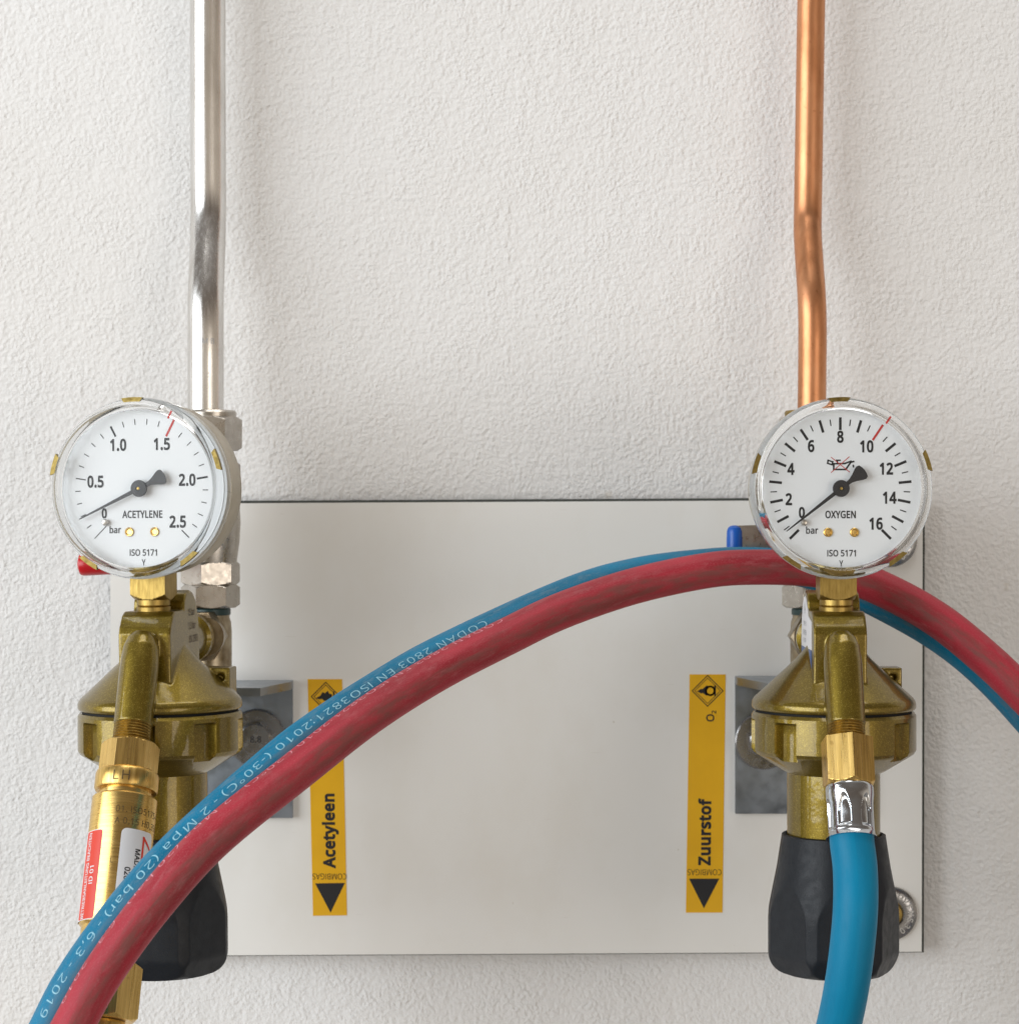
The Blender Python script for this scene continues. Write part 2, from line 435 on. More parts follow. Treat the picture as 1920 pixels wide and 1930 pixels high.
# lettering: a plain grotesque alphabet kept as outlines, filled into flat mesh
# one glyph per line: character, advance, then its closed loops (units: 1/1000 em)
GLYPHS = """ 209|
(241|32 220,33 263,38 306,45 348,54 389,67 429,83 468,103 504,125 540,150 573,217 573,182 521,154 465,132 407,116 346,107 284,103 221,105 179,109 139,116 98,126 58,139 19,154 -20,172 -57,192 -92,216 -127,150 -127,125 -94,103 -60,83 -24,67 14,54 53,45 94,38 135,33 177
)241|209 220,207 177,203 135,196 94,186 53,173 14,158 -24,139 -60,116 -94,91 -127,25 -127,48 -92,69 -57,87 -20,102 19,114 58,124 98,131 139,136 179,137 221,136 263,131 304,124 346,114 386,102 426,87 465,69 503,48 539,24 573,91 573,116 540,139 504,158 468,173 429,186 389,196 348,203 306,207 263
+459|257 311,417 311,417 254,257 254,257 89,200 89,200 254,40 254,40 311,200 311,200 477,257 477
,215|154 84,136 23,111 -42,85 -103,33 -103,49 -38,63 31,73 93,148 93
-258|32 184,32 246,226 246,226 184
.215|58 43,59 61,64 75,72 85,82 92,94 96,107 97,120 96,132 92,142 85,151 75,156 61,157 43,156 26,151 12,142 2,132 -6,120 -10,107 -11,94 -10,82 -6,72 2,64 12,59 26
/298|290 573,77 0,8 0,221 573
0459|419 287,418 242,415 201,409 163,401 128,390 97,376 70,359 47,339 27,316 12,290 1,261 -6,229 -8,188 -4,153 8,122 27,97 54,76 88,60 129,48 176,42 229,39 287,41 346,48 399,58 446,73 486,93 520,119 547,149 566,186 578,229 581,269 578,304 566,335 547,361 520,382 486,399 446,410 399,417 346|110 287,111 238,115 194,121 156,131 125,143 98,159 78,178 64,202 55,229 52,256 55,279 64,298 78,314 98,326 124,336 156,343 194,347 238,348 287,347 336,343 380,336 417,326 449,314 475,298 495,279 510,256 518,229 521,202 518,178 510,159 495,143 475,131 449,121 417,115 380,111 336
1459|285 0,216 0,216 400,216 439,217 470,219 499,196 477,169 455,108 405,71 452,226 573,285 573
2459|417 0,38 0,38 59,188 210,216 238,240 264,261 287,280 309,295 331,306 353,315 376,320 399,322 424,318 453,309 477,294 496,273 510,249 518,221 520,194 519,169 514,147 506,126 495,104 482,83 466,45 513,60 526,77 537,94 548,113 557,132 565,153 572,174 577,197 580,221 581,255 579,285 572,313 562,336 548,356 531,372 510,384 485,391 458,394 428,392 399,386 371,375 344,361 318,344 292,324 267,301 241,275 214,247 185,128 67,128 64,417 64
3459|395 439,394 414,389 392,381 372,370 355,356 339,340 326,321 316,300 307,277 302,277 298,319 290,353 276,379 255,398 229,409 198,413 163,410 131,403 101,390 74,371 50,348 30,318 14,283 2,241 -6,193 -8,164 -7,136 -5,110 -1,85 5,60 13,36 23,36 89,61 78,87 69,114 61,141 56,168 52,194 51,241 55,278 65,305 81,324 104,335 132,339 164,337 187,331 206,320 223,306 236,288 247,265 255,240 261,211 264,179 265,123 265,123 326,180 326,209 327,236 332,259 339,278 350,294 362,307 377,316 394,321 413,323 434,320 460,311 481,295 498,274 511,249 519,219 521,199 521,181 519,164 515,117 498,75 473,39 521,61 537,87 550,115 563,147 573,181 579,218 581,273 576,317 563,352 540,376 511,390 477
4459|443 130,359 130,359 0,291 0,291 130,17 130,17 190,286 576,359 576,359 193,443 193|291 374,291 412,293 444,294 474,295 500,292 500,276 468,257 438,86 193,291 193
5459|221 351,258 349,292 342,322 331,349 316,371 297,389 274,402 247,410 217,413 183,410 145,402 111,387 81,368 54,343 32,314 15,280 2,242 -5,199 -8,170 -7,142 -4,116 0,91 6,70 14,51 23,51 90,71 79,95 70,121 62,148 57,174 53,200 52,227 54,252 58,274 65,293 76,310 89,323 106,333 126,339 149,341 176,337 210,325 239,306 262,279 279,243 289,197 292,146 288,99 280,64 302,86 573,373 573,373 508,146 508,132 342,169 348
6459|44 245,45 278,47 310,51 342,57 374,64 404,75 433,87 461,103 486,121 510,143 530,168 548,196 562,228 572,265 578,306 581,344 579,377 573,377 513,344 520,308 523,273 521,242 515,216 504,193 491,173 474,158 454,145 431,134 407,127 380,121 352,117 322,115 291,119 291,128 303,138 315,150 326,163 335,178 343,194 350,213 355,233 357,255 358,287 356,316 349,342 338,365 322,384 303,400 279,412 251,419 220,421 184,419 147,411 112,399 82,382 55,361 33,336 15,307 2,275 -5,239 -8,212 -6,187 -1,163 7,140 19,119 35,101 54,84 76,70 103,59 133,51 166,46 204|238 51,270 55,297 66,320 84,337 109,348 143,351 184,348 218,339 247,324 271,302 289,274 300,241 303,217 301,195 296,175 287,157 276,143 263,131 248,122 232,117 215,115 198,116 181,119 163,123 146,129 129,137 114,146 99,158 85,170 74,185 64,201 57,219 53
7459|109 0,344 508,35 508,35 573,419 573,419 518,187 0
8459|229 581,261 579,291 574,318 565,341 553,362 538,378 519,390 497,398 472,400 443,399 421,394 401,385 383,374 367,361 352,346 338,329 325,310 314,291 303,314 291,335 279,355 265,373 250,389 234,401 216,411 196,417 173,419 148,416 118,408 90,395 65,378 44,356 26,330 11,300 1,267 -6,231 -8,192 -6,157 0,126 10,100 24,78 42,61 63,49 87,42 115,39 146,41 171,47 194,56 214,68 232,82 249,99 264,118 277,138 289,158 299,140 310,123 322,107 336,93 350,81 366,71 383,64 401,59 422,58 444,60 472,68 497,80 518,97 537,117 552,141 565,168 573,197 579|108 145,112 119,121 96,138 76,161 60,192 51,229 48,265 51,295 60,319 76,336 96,346 120,350 148,348 166,343 182,335 197,324 211,310 223,293 235,274 246,253 256,229 265,217 270,194 260,174 249,157 237,142 225,130 212,121 197,114 182,110 164|228 524,200 521,176 514,155 502,139 486,130 466,127 441,128 422,133 406,141 391,151 379,164 367,179 357,232 330,282 357,296 367,307 379,317 392,325 406,329 423,330 441,327 466,318 486,302 502,282 514,257 521
9459|417 328,416 295,414 263,410 231,405 199,397 168,387 139,374 112,358 86,340 63,318 42,293 25,265 11,232 0,195 -6,154 -8,117 -6,82 0,82 60,115 53,152 50,188 52,218 58,245 68,268 82,287 99,303 118,316 141,327 165,334 192,340 221,344 250,346 281,341 281,332 269,322 258,310 247,297 238,282 230,266 223,247 218,227 215,204 214,173 216,144 223,118 235,95 250,76 270,61 294,49 321,42 352,40 387,43 426,50 460,63 491,80 517,101 540,127 557,156 570,188 578,223 581,250 579,275 574,299 565,322 553,342 537,361 518,377 495,391 469,402 439,410 406,415 369|223 521,192 518,165 507,142 488,124 463,113 429,110 388,113 354,122 325,137 301,158 284,186 273,220 269,244 271,266 276,286 285,304 296,318 310,330 325,339 341,344 358,346 374,345 392,342 409,338 426,332 443,324 459,315 474,304 487,291 499,277 508,260 516,242 520
:215|58 43,59 61,64 75,72 85,82 92,94 96,107 97,120 96,132 92,142 85,151 75,156 61,157 43,156 26,151 12,142 2,132 -6,120 -10,107 -11,94 -10,82 -6,72 2,64 12,59 26|58 387,59 405,64 419,72 429,82 436,94 440,107 441,120 440,132 436,142 429,151 419,156 405,157 387,156 369,151 355,142 345,132 338,120 333,107 332,94 333,82 338,72 345,64 355,59 369
=459|45 334,45 391,412 391,412 334|45 174,45 231,412 231,412 174
A512|437 0,368 177,141 177,73 0,0 0,224 575,289 575,512 0|282 415,274 438,263 473,255 500,247 468,238 438,230 415,165 241,346 241
B521|241 573,307 569,361 558,404 541,434 515,453 478,459 431,457 409,453 389,446 371,437 354,424 340,409 328,392 317,372 309,350 304,350 300,373 295,395 288,415 279,433 267,448 253,461 236,470 215,476 191,478 163,475 130,467 100,454 74,436 52,413 33,385 19,354 8,318 2,279 0,78 0,78 573|256 329,300 331,334 339,357 352,372 371,381 394,384 423,380 451,369 474,351 490,324 502,289 509,245 511,150 511,150 329|150 269,150 61,265 61,311 64,346 74,371 91,388 112,398 138,401 168,399 188,395 205,388 221,377 235,362 247,344 256,321 263,293 267,260 269
C507|323 517,294 516,266 510,241 502,217 490,196 474,178 456,162 434,149 410,139 383,131 353,127 321,125 286,128 241,135 200,147 164,164 132,186 105,213 83,244 68,281 58,322 55,347 56,371 58,394 62,460 78,460 15,438 8,416 2,393 -2,369 -6,342 -7,312 -8,257 -4,208 8,166 28,130 56,101 90,78 131,62 178,52 230,49 287,51 329,57 369,67 406,81 440,99 471,120 499,145 523,174 543,206 559,242 571,281 578,324 581,353 580,381 577,409 572,435 565,460 557,482 547,453 486,394 508,372 513,348 516
D585|536 292,533 231,521 177,501 131,474 91,439 58,399 33,351 15,297 4,237 0,78 0,78 573,254 573,309 569,359 558,404 540,443 516,476 484,502 446,521 401,533 350|460 289,457 337,449 379,435 415,416 444,391 469,361 487,327 500,287 508,244 511,150 511,150 62,228 62,299 68,357 87,402 119,434 164,454 220
E446|398 0,78 0,78 573,398 573,398 509,150 509,150 330,383 330,383 268,150 268,150 63,398 63
G584|326 302,524 302,524 22,493 12,462 5,431 -1,398 -5,362 -7,323 -8,267 -4,217 8,173 28,136 55,105 89,81 130,63 176,52 229,49 286,53 343,65 395,84 442,111 482,145 517,186 544,233 564,286 577,346 581,377 580,407 577,437 572,465 565,491 557,516 547,489 484,468 493,445 501,421 508,395 513,369 516,342 517,298 514,259 505,225 489,195 468,170 441,150 409,136 373,127 332,124 286,127 243,134 202,146 166,164 133,187 106,216 84,251 68,292 58,340 55,364 55,385 56,404 59,452 68,452 238,326 238
H594|516 0,443 0,443 267,150 267,150 0,78 0,78 573,150 573,150 330,443 330,443 573,516 573
I228|78 0,78 573,150 573,150 0
L420|78 0,78 573,150 573,150 64,400 64,400 0
M727|330 0,142 502,139 502,142 461,144 407,144 347,144 0,78 0,78 573,184 573,361 103,364 103,544 573,650 573,650 0,578 0,578 352,579 408,581 460,584 501,581 501,390 0
N609|532 0,447 0,141 476,138 476,141 432,143 378,144 320,144 0,78 0,78 573,161 573,467 99,470 99,468 137,466 193,464 249,464 573,532 573
O626|577 287,576 244,570 204,561 166,547 132,531 101,510 73,486 49,459 29,428 13,393 1,355 -6,314 -8,271 -6,232 1,196 13,165 29,138 49,114 73,94 101,78 132,65 167,56 204,51 245,49 288,52 344,62 396,78 442,100 482,130 517,166 545,208 565,258 577,314 581,369 577,417 565,459 545,495 517,524 483,547 442,564 396,574 344|125 287,127 241,134 200,145 163,161 131,182 104,207 83,238 67,273 58,314 55,354 58,390 67,420 83,445 104,465 131,481 163,492 200,499 241,501 287,496 354,481 411,456 457,421 491,373 511,314 518,274 515,238 506,207 490,182 469,161 443,145 411,134 374,127 333
P485|229 573,297 568,352 553,393 528,421 495,439 454,444 404,443 381,439 358,433 336,423 316,411 296,395 278,375 262,351 249,324 238,292 230,256 225,216 223,150 223,150 0,78 0,78 573|223 511,150 511,150 285,208 285,242 286,272 290,298 296,320 306,338 318,352 334,362 352,368 375,370 401,366 435,354 462,334 484,306 499,269 508
R499|236 573,281 571,320 565,353 555,381 540,404 522,422 500,434 474,442 444,444 410,442 381,437 356,427 334,415 315,401 298,385 285,367 274,349 264,330 257,487 0,403 0,264 237,150 237,150 0,78 0,78 573|232 510,150 510,150 298,236 298,278 301,312 310,338 325,355 347,366 374,370 407,368 430,363 450,355 467,343 480,328 491,310 500,287 505,261 509
S440|403 153,400 121,392 92,378 66,359 44,335 26,307 11,274 1,238 -6,198 -8,137 -5,83 4,41 19,41 88,62 80,86 72,113 65,142 59,171 56,201 55,228 56,252 60,273 66,290 74,305 85,316 98,324 113,329 129,330 147,329 164,325 180,318 194,308 207,295 218,277 230,255 241,228 252,196 265,172 274,151 284,131 294,114 305,98 317,85 330,74 344,65 359,57 375,52 393,49 413,48 435,51 464,58 490,71 513,89 533,110 550,136 563,165 573,197 579,231 581,262 580,290 577,318 572,343 565,367 558,389 549,366 487,346 495,325 502,302 508,278 513,254 516,229 517,207 516,187 513,169 507,155 499,142 489,133 478,126 464,122 450,121 434,122 416,126 400,133 386,143 373,156 362,172 351,193 341,217 330,246 318,278 306,307 293,332 279,353 264,371 247,385 228,395 206,401 181
T446|259 0,187 0,187 509,8 509,8 573,437 573,437 509,259 509
U586|513 202,511 164,503 128,489 95,470 65,446 40,416 20,380 4,338 -5,290 -8,225 -2,171 18,128 50,97 93,78 144,72 204,72 573,144 573,144 201,148 158,161 122,182 93,211 72,248 59,294 55,327 57,355 63,379 73,399 88,415 105,427 126,435 149,440 174,442 202,442 573,513 573
V481|481 573,277 0,204 0,0 573,75 573,204 205,220 160,231 119,241 80,250 119,262 161,277 207,405 573
X470|467 0,385 0,233 249,79 0,3 0,193 298,15 573,95 573,236 348,377 573,453 573,276 300
Y454|227 291,376 573,454 573,263 222,263 0,191 0,191 219,0 573,79 573
Z459|427 0,30 0,30 55,332 508,40 508,40 573,419 573,419 518,118 64,427 64
a450|231 437,279 433,318 422,347 403,368 375,381 338,385 293,385 0,334 0,320 61,317 61,304 46,292 33,279 22,265 13,250 5,234 -1,216 -5,195 -7,172 -8,148 -7,124 -2,103 6,84 16,68 30,55 48,45 68,39 92,37 119,43 159,59 192,87 219,127 238,179 251,243 257,316 259,316 285,313 317,306 342,293 359,275 371,253 378,227 380,205 379,183 376,163 370,106 347,84 400,104 410,126 419,151 426,177 432,204 436|252 208,204 203,167 195,141 182,124 165,113 144,110 119,112 97,120 79,132 66,148 56,167 51,188 49,223 52,253 62,279 79,299 103,311 134,315 172,315 210
b493|139 461,138 410,135 373,139 373,153 390,169 405,189 419,213 429,240 435,272 437,322 431,365 412,401 381,428 338,444 283,449 215,447 168,439 127,427 91,410 61,390 36,365 17,337 3,306 -5,272 -8,240 -6,213 0,189 10,169 24,153 38,139 55,133 55,119 0,68 0,68 609,139 609|260 379,231 377,207 371,188 361,172 348,159 330,150 308,144 282,140 252,139 217,139 214,142 165,150 125,165 93,187 69,219 55,261 51,297 55,325 69,348 93,363 126,373 166,376 216,373 265,363 306,348 338,325 360,296 374
c385|241 -8,204 -5,170 2,139 15,112 34,88 58,69 87,55 123,47 165,44 213,47 262,56 305,71 342,90 372,114 396,142 415,174 428,208 435,245 438,267 437,288 435,309 431,328 426,344 421,358 415,337 356,292 370,244 376,217 374,193 368,172 358,155 343,141 325,131 303,123 277,119 247,117 213,119 181,123 152,131 126,141 104,155 86,172 71,191 61,214 55,240 53,262 54,283 56,302 60,351 78,351 15,336 8,320 3,304 -2,285 -5,264 -7
e452|234 438,269 435,301 427,329 414,354 396,374 373,390 346,402 315,409 281,411 244,411 201,117 201,122 157,134 119,154 90,181 69,215 56,254 52,280 53,305 56,327 60,348 66,370 73,392 82,392 20,370 11,349 4,327 -1,304 -5,279 -7,251 -8,212 -5,176 3,143 17,114 36,90 61,70 91,56 126,47 167,44 212,47 257,55 297,68 333,86 364,108 390,134 411,164 426,198 435|233 380,202 377,175 366,154 348,137 323,125 293,119 257,338 257,336 281,333 302,326 322,318 338,306 353,292 364,276 373,256 378
f276|266 375,158 375,158 0,87 0,87 375,12 375,12 408,87 432,87 457,89 492,95 522,104 547,116 568,132 585,152 597,174 606,199 612,227 613,274 609,310 599,292 544,262 552,228 556,206 553,189 545,175 532,166 513,160 489,158 458,158 430,266 430
l207|139 0,68 0,68 609,139 609
n496|275 438,322 434,361 421,391 401,413 371,426 330,431 280,431 0,361 0,361 275,358 307,351 333,338 353,319 367,295 376,265 379,222 374,189 361,166 338,151 308,142 269,139 223,139 0,68 0,68 430,125 430,136 371,140 371,150 385,162 398,175 409,190 418,206 425,222 431,239 435,257 437
o485|442 216,440 181,436 150,428 121,417 95,404 71,388 51,369 33,348 18,324 7,299 -1,271 -6,241 -8,214 -6,188 -1,163 7,140 18,119 33,100 51,84 71,70 95,59 121,51 150,46 181,44 216,47 261,55 301,68 336,87 367,110 392,137 412,169 426,204 435,244 438,281 435,316 426,347 412,374 392,398 367,417 336,431 301,439 261|117 216,119 184,123 154,130 128,141 105,155 86,172 71,192 59,216 53,243 51,270 53,294 59,314 71,331 86,345 105,356 128,363 154,367 184,369 216,367 248,363 277,355 303,345 325,331 344,314 359,294 370,270 376,242 379,202 374,171 359,147 335,130 303,120 263
p493|273 438,322 432,365 413,401 383,428 339,444 284,449 216,447 170,439 129,427 93,410 62,390 37,365 17,337 3,306 -5,272 -8,251 -7,231 -4,213 1,197 7,182 15,170 24,139 55,134 55,137 20,139 -16,139 -192,68 -192,68 430,126 430,136 371,139 371,170 405,182 414,197 422,213 429,231 434,251 437|260 379,233 377,210 371,190 362,174 349,161 333,152 313,145 289,141 261,139 229,139 216,140 182,144 152,150 126,159 103,172 85,188 70,208 59,233 53,261 51,286 53,308 60,326 72,341 88,354 108,364 131,371 157,375 186,376 217,373 262,363 302,348 334,325 359,296 374
r331|269 438,295 437,319 433,310 368,287 372,264 374,248 373,232 369,217 363,202 355,189 346,176 334,166 321,156 305,149 289,143 270,140 251,139 229,139 0,68 0,68 430,126 430,134 351,137 351,147 367,158 381,170 395,183 407,198 418,214 426,231 433,249 437
s384|348 119,346 92,339 69,327 49,311 32,292 18,268 6,241 -2,210 -6,176 -8,148 -7,122 -5,99 -1,78 5,59 11,42 19,42 83,60 75,81 67,104 60,128 54,153 50,178 49,211 51,236 57,256 66,269 79,277 94,280 112,271 141,264 150,253 158,239 167,222 176,200 185,174 196,148 206,124 217,103 228,84 239,69 252,57 266,48 283,43 302,41 324,46 358,61 386,85 408,118 425,157 435,202 438,228 437,252 434,275 430,298 424,319 417,339 409,315 353,258 372,238 377,218 379,197 380,171 379,149 374,131 366,118 356,111 343,108 328,109 317,113 307,119 298,127 290,139 282,154 274,219 246,245 236,268 226,289 215,306 203,321 191,333 176,341 159,346 140
t289|212 50,245 53,272 59,272 5,240 -4,200 -8,178 -7,157 -3,138 4,120 13,104 27,91 44,82 66,76 93,74 125,74 375,13 375,13 409,75 437,103 528,144 528,144 430,269 430,269 375,144 375,144 127,146 103,153 83,163 69,177 58,193 52
u496|427 430,427 0,370 0,359 57,356 57,346 43,334 31,321 20,306 11,290 4,273 -1,256 -5,238 -7,220 -8,187 -6,159 -1,134 8,112 21,95 38,81 59,71 85,65 114,63 148,63 430,135 430,135 153,137 122,145 96,158 76,176 62,200 53,230 51,260 53,285 59,306 69,323 82,336 100,345 121,352 146,356 175,357 206,357 430
y409|1 430,76 430,169 185,184 144,196 105,205 68,209 68,224 121,245 186,333 430,409 430,224 -59,213 -85,201 -108,188 -130,173 -148,157 -164,138 -176,117 -185,94 -191,67 -192,34 -190,9 -186,9 -130,30 -133,56 -135,72 -134,86 -131,99 -126,110 -118,121 -110,130 -99,152 -59,174 -2
°343|172 334,147 336,125 341,105 350,87 362,72 376,60 393,51 413,46 434,44 457,46 481,51 502,60 522,72 539,86 553,104 565,124 574,147 579,172 581,196 579,218 574,238 565,256 553,271 539,283 522,292 502,297 481,299 457,297 434,292 413,283 393,271 376,256 362,238 350,218 341,196 336|172 382,196 384,215 391,229 403,239 418,245 436,247 457,245 479,239 498,228 513,214 525,195 532,172 534,149 532,129 525,115 513,104 498,98 479,96 457,98 436,104 418,115 403,129 391,149 384"""
CAPH = 573.0
_gl = {}
for _ln in GLYPHS.split('\n'):
    _f = _ln[1:].split('|')
    _gl[_ln[0]] = (int(_f[0]), [[tuple(map(float, p.split())) for p in q.split(',')] for q in _f[1:] if q])
def thicken(L, d):
    out = []; n = len(L)
    for i in range(n):
        (x0, y0), (x1, y1), (x2, y2) = L[i - 1], L[i], L[(i + 1) % n]
        a = V(x1 - x0, y1 - y0, 0).normalized(); c = V(x2 - x1, y2 - y1, 0).normalized()
        na, nc = V(-a.y, a.x, 0), V(-c.y, c.x, 0)
        m_ = na + nc; k = d / max(0.5, 1 + na.dot(nc)) 
        out.append((x1 + m_.x * k, y1 + m_.y * k))
    return out
def inside(px, py, loops):
    wn_ = 0
    for L in loops:
        for (x0, y0), (x1, y1) in zip(L, L[1:] + L[:1]):
            if (y0 <= py) != (y1 <= py) and (x1 - x0) * (py - y0) / (y1 - y0) + x0 > px: wn_ += 1 if y1 > y0 else -1
    return wn_ != 0
def text2d(txt, h, xs=1.0, bold=0.0, align='CENTER', space=1.0):
    vs, fs = [], []; pen = 0.0; k = h / CAPH
    for ch in txt:
        adv, loops = _gl[ch]
        if loops:
            if bold: loops = [thicken(L, bold * 1000) for L in loops]
            pv, pe = [], []
            for L in loops:
                n0 = len(pv); pv += [Vector(p) for p in L]
                pe += [(n0 + i, n0 + (i + 1) % len(L)) for i in range(len(L))]
            cv, _, cf, _, _, _ = delaunay_2d_cdt(pv, pe, [], 0, 1e-3)
            n0 = len(vs)
            vs += [((p.x + pen) * k * xs, p.y * k) for p in cv]
            for f in cf:
                mx_ = sum(cv[i].x for i in f) / len(f); my_ = sum(cv[i].y for i in f) / len(f)
                if inside(mx_, my_, loops): fs.append(tuple(n0 + i for i in f))
        pen += (adv + bold * 1000) * space
    lo = min(x for x, y in vs); hi = max(x for x, y in vs)
    dx = -(lo + hi) / 2 if align == 'CENTER' else (-lo if align == 'LEFT' else -hi)
    return [(x + dx, y - h / 2) for x, y in vs], fs
def stroke(pts, wd, closed=False):
    vs = []; fs = []
    seq = list(zip(pts, pts[1:])) + ([(pts[-1], pts[0])] if closed else [])
    for (x0, y0), (x1, y1) in seq:
        L = math.hypot(x1 - x0, y1 - y0); dx, dy = (x1 - x0) / L, (y1 - y0) / L
        nx, ny = -dy * wd / 2, dx * wd / 2; e = wd / 2
        b = len(vs)
        vs += [(x0 - dx * e + nx, y0 - dy * e + ny), (x0 - dx * e - nx, y0 - dy * e - ny), (x1 + dx * e - nx, y1 + dy * e - ny), (x1 + dx * e + nx, y1 + dy * e + ny)]
        fs.append((b, b + 1, b + 2, b + 3))
    return vs, fs
def circle2d(cx, cy, r, n=24): return [(cx + r * cos(2 * pi * i / n), cy + r * sin(2 * pi * i / n)) for i in range(n)]
def rrect(x0, y0, x1, y1, r, n=5):
    out = []
    for cx, cy, a in ((x1 - r, y1 - r, 0), (x0 + r, y1 - r, 90), (x0 + r, y0 + r, 180), (x1 - r, y0 + r, 270)):
        out += [(cx + r * cos(R(a + 90 * i / n)), cy + r * sin(R(a + 90 * i / n))) for i in range(n + 1)]
    return out

def tag(o, label, cat, group=None):
    o['label'] = label; o['category'] = cat
    if group: o['group'] = group
    return o
def thing(name, label, cat, loc, rot=(0, 0, 0), group=None):
    o = bpy.data.objects.new(name, None); COL.objects.link(o)
    o.empty_display_size = 0.01
    o.location = Vector(loc) * 0.001; o.rotation_euler = rot
    return tag(o, label, cat, group)
def fuse(mb, voxel, it, fac=0.5):
    """join overlapping solids into one cast skin with soft fillets; returns a mesh"""
    o = mb.build('casting', [], None)
    md = o.modifiers.new('r', 'REMESH'); md.mode = 'VOXEL'; md.voxel_size = voxel / 1000; md.use_smooth_shade = True
    if it:
        sm = o.modifiers.new('s', 'SMOOTH'); sm.factor = fac; sm.iterations = it
    dg = bpy.context.evaluated_depsgraph_get()
    me = bpy.data.meshes.new_from_object(o.evaluated_get(dg))
    old = o.data; bpy.data.objects.remove(o); bpy.data.meshes.remove(old)
    me.shade_smooth()
    return me
def link(name, me, mat, parent):
    me.name = name
    if not me.materials: me.materials.append(mat)
    o = bpy.data.objects.new(name, me); COL.objects.link(o); o.parent = parent
    return o

# ------------------------------------------------------------------ the setting
b = MB(); b.box((-1200, 0, -1200), (1200, 60, 1200))
wall = b.build('wall', M['wall']); wall['kind'] = 'structure'
tag(wall, 'white rough plaster wall behind the pipes and gauges', 'wall')

# ------------------------------------------------------------------ mounting panel
PD = 12.0                                     # front face of the panel, mm off the wall
c = [P(208, 945, PD), P(1743, 937, PD), P(1741, 1796, PD), P(208, 1804, PD)]
pc = (c[0] + c[2]) / 2
b = MB()
def inset(p, k): return p + V(0.15 if p.x < pc.x else -k, 0, 0.5 if p.z < pc.z else -k)
back = [b.bm.verts.new(V(p.x, -PD + 6, p.z)) for p in c]
mid = [b.bm.verts.new(V(p.x, -PD + 1.1, p.z)) for p in c]
fr1 = [b.bm.verts.new(inset(p, 1.1)) for p in c]
b.bm.faces.new(back); ff = b.bm.faces.new(fr1)
for i in range(4):
    j = (i + 1) % 4
    for A, B_ in ((back, mid), (mid, fr1)):
        f = b.bm.faces.new((A[i], A[j], B_[j], B_[i])); f.material_index = 1
for f in b.bm.faces:
    if f is not ff and f.material_index == 0: f.material_index = 1
pan = b.build('mounting_panel', [M['panel'], M['core']], ang=10)
tag(pan, 'cream white wall panel with a thin dark edge behind both regulators', 'panel')
# stand-off battens behind it
for X in (P(262, 0, 3).x, P(1676, 0, 3).x):
    b = MB(); b.box((X - 9, -PD + 6, P(0, 1770, 3).z), (X + 9, 0, P(0, 985, 3).z)); b.build('batten', M['core'], pan)

# panel screws with embossed washers
def washer_screw(px, py, label):
    c0 = P(px, py, PD); t = thing('washer_screw', label, 'screw', c0, group='washer screws in the panel')
    b = MB(); b.lathe([(5.2, 0), (11.2, 0), (11.6, 0.4), (11.4, 1.5), (10.6, 2.1), (6.4, 2.6), (5.4, 2.2)], FRONT, 64, closed=True)
    wz = b.build('washer', M['bolt'], t)
    b = MB()
    for i, ch in enumerate('ROVENS304'):
        a = R(78 - i * 19)
        vs, fs = text2d(ch, 2.5, 0.9, 0.02)
        def f(u, v, a=a):
            r = 8.55 + v; th = a - u / 8.5
            return V(r * cos(th), -2.75, r * sin(th))
        b.sheet(vs, fs, f)
    b.build('embossed_mark', M['chrome'], wz)
    b = MB(); b.lathe([(0, 0), (5.0, 0), (5.2, 2.2), (4.6, 4.0), (2.5, 4.8), (0, 5.0)], FRONT, 40); b.build('screw_head', M['brass_old'], t)
washer_screw(1676, 1721, 'panel screw with embossed washer peeking out beside the black knob near the panel corner')
washer_screw(1676, 1018, 'panel screw washer half hidden behind the lower right edge of the oxygen gauge')

# ------------------------------------------------------------------ pipes
def pipe(name, label, pts, r, mat):
    p = spline([P(*q) for q in pts], 260)
    b = MB(); b.tube(p, r, 64, uv=False); o = b.build(name, mat, origin=p[-1]); o.location = p[-1] * 0.001
    return tag(o, label, 'pipe')
steel = pipe('steel_pipe', 'shiny stainless steel pipe with a slight offset bend running up the wall',
     [(392, -700, 24), (392, -160, 24), (392, 100, 24), (392.5, 300, 24), (393, 390, 24.5), (392, 450, 28), (389.5, 520, 34.5), (388, 575, 38.5), (388, 640, 40), (388, 720, 40), (388, 800, 40)], 7.5, M['steel'])
pipe('copper_pipe', 'bare copper pipe with a slight offset bend running up the wall',
     [(1530.5, -700, 24), (1530.5, -160, 24), (1527.5, 40, 24), (1524, 260, 24), (1522, 390, 24.5), (1521.5, 440, 28), (1525, 500, 34), (1529, 560, 39.5), (1530.5, 620, 41), (1530, 700, 41), (1529, 800, 41)], 5.9, M['copper'])
# faint stencil marks on the steel pipe
b = MB()
def onpipe(px, py, r=7.56, d=40):
    c0 = P(px, py, d)
    def f(u, v):
        a = u / r + R(16)
        return V(c0.x + r * sin(a), c0.y - r * cos(a), c0.z + v)
    return f
for tx, py, h_ in (('M B', 645, 2.2), ('L/G', 668, 2.4), ('+', 705, 1.6), ('=', 712, 1.3)):
    vs, fs = text2d(tx, h_, 1.0, 0.0); b.sheet(vs, fs, onpipe(388, py), 0.8)
mk = b.build('stencil_mark', M['greyprint'], None, origin=None)
mk.parent = steel; mk.location = -steel.location

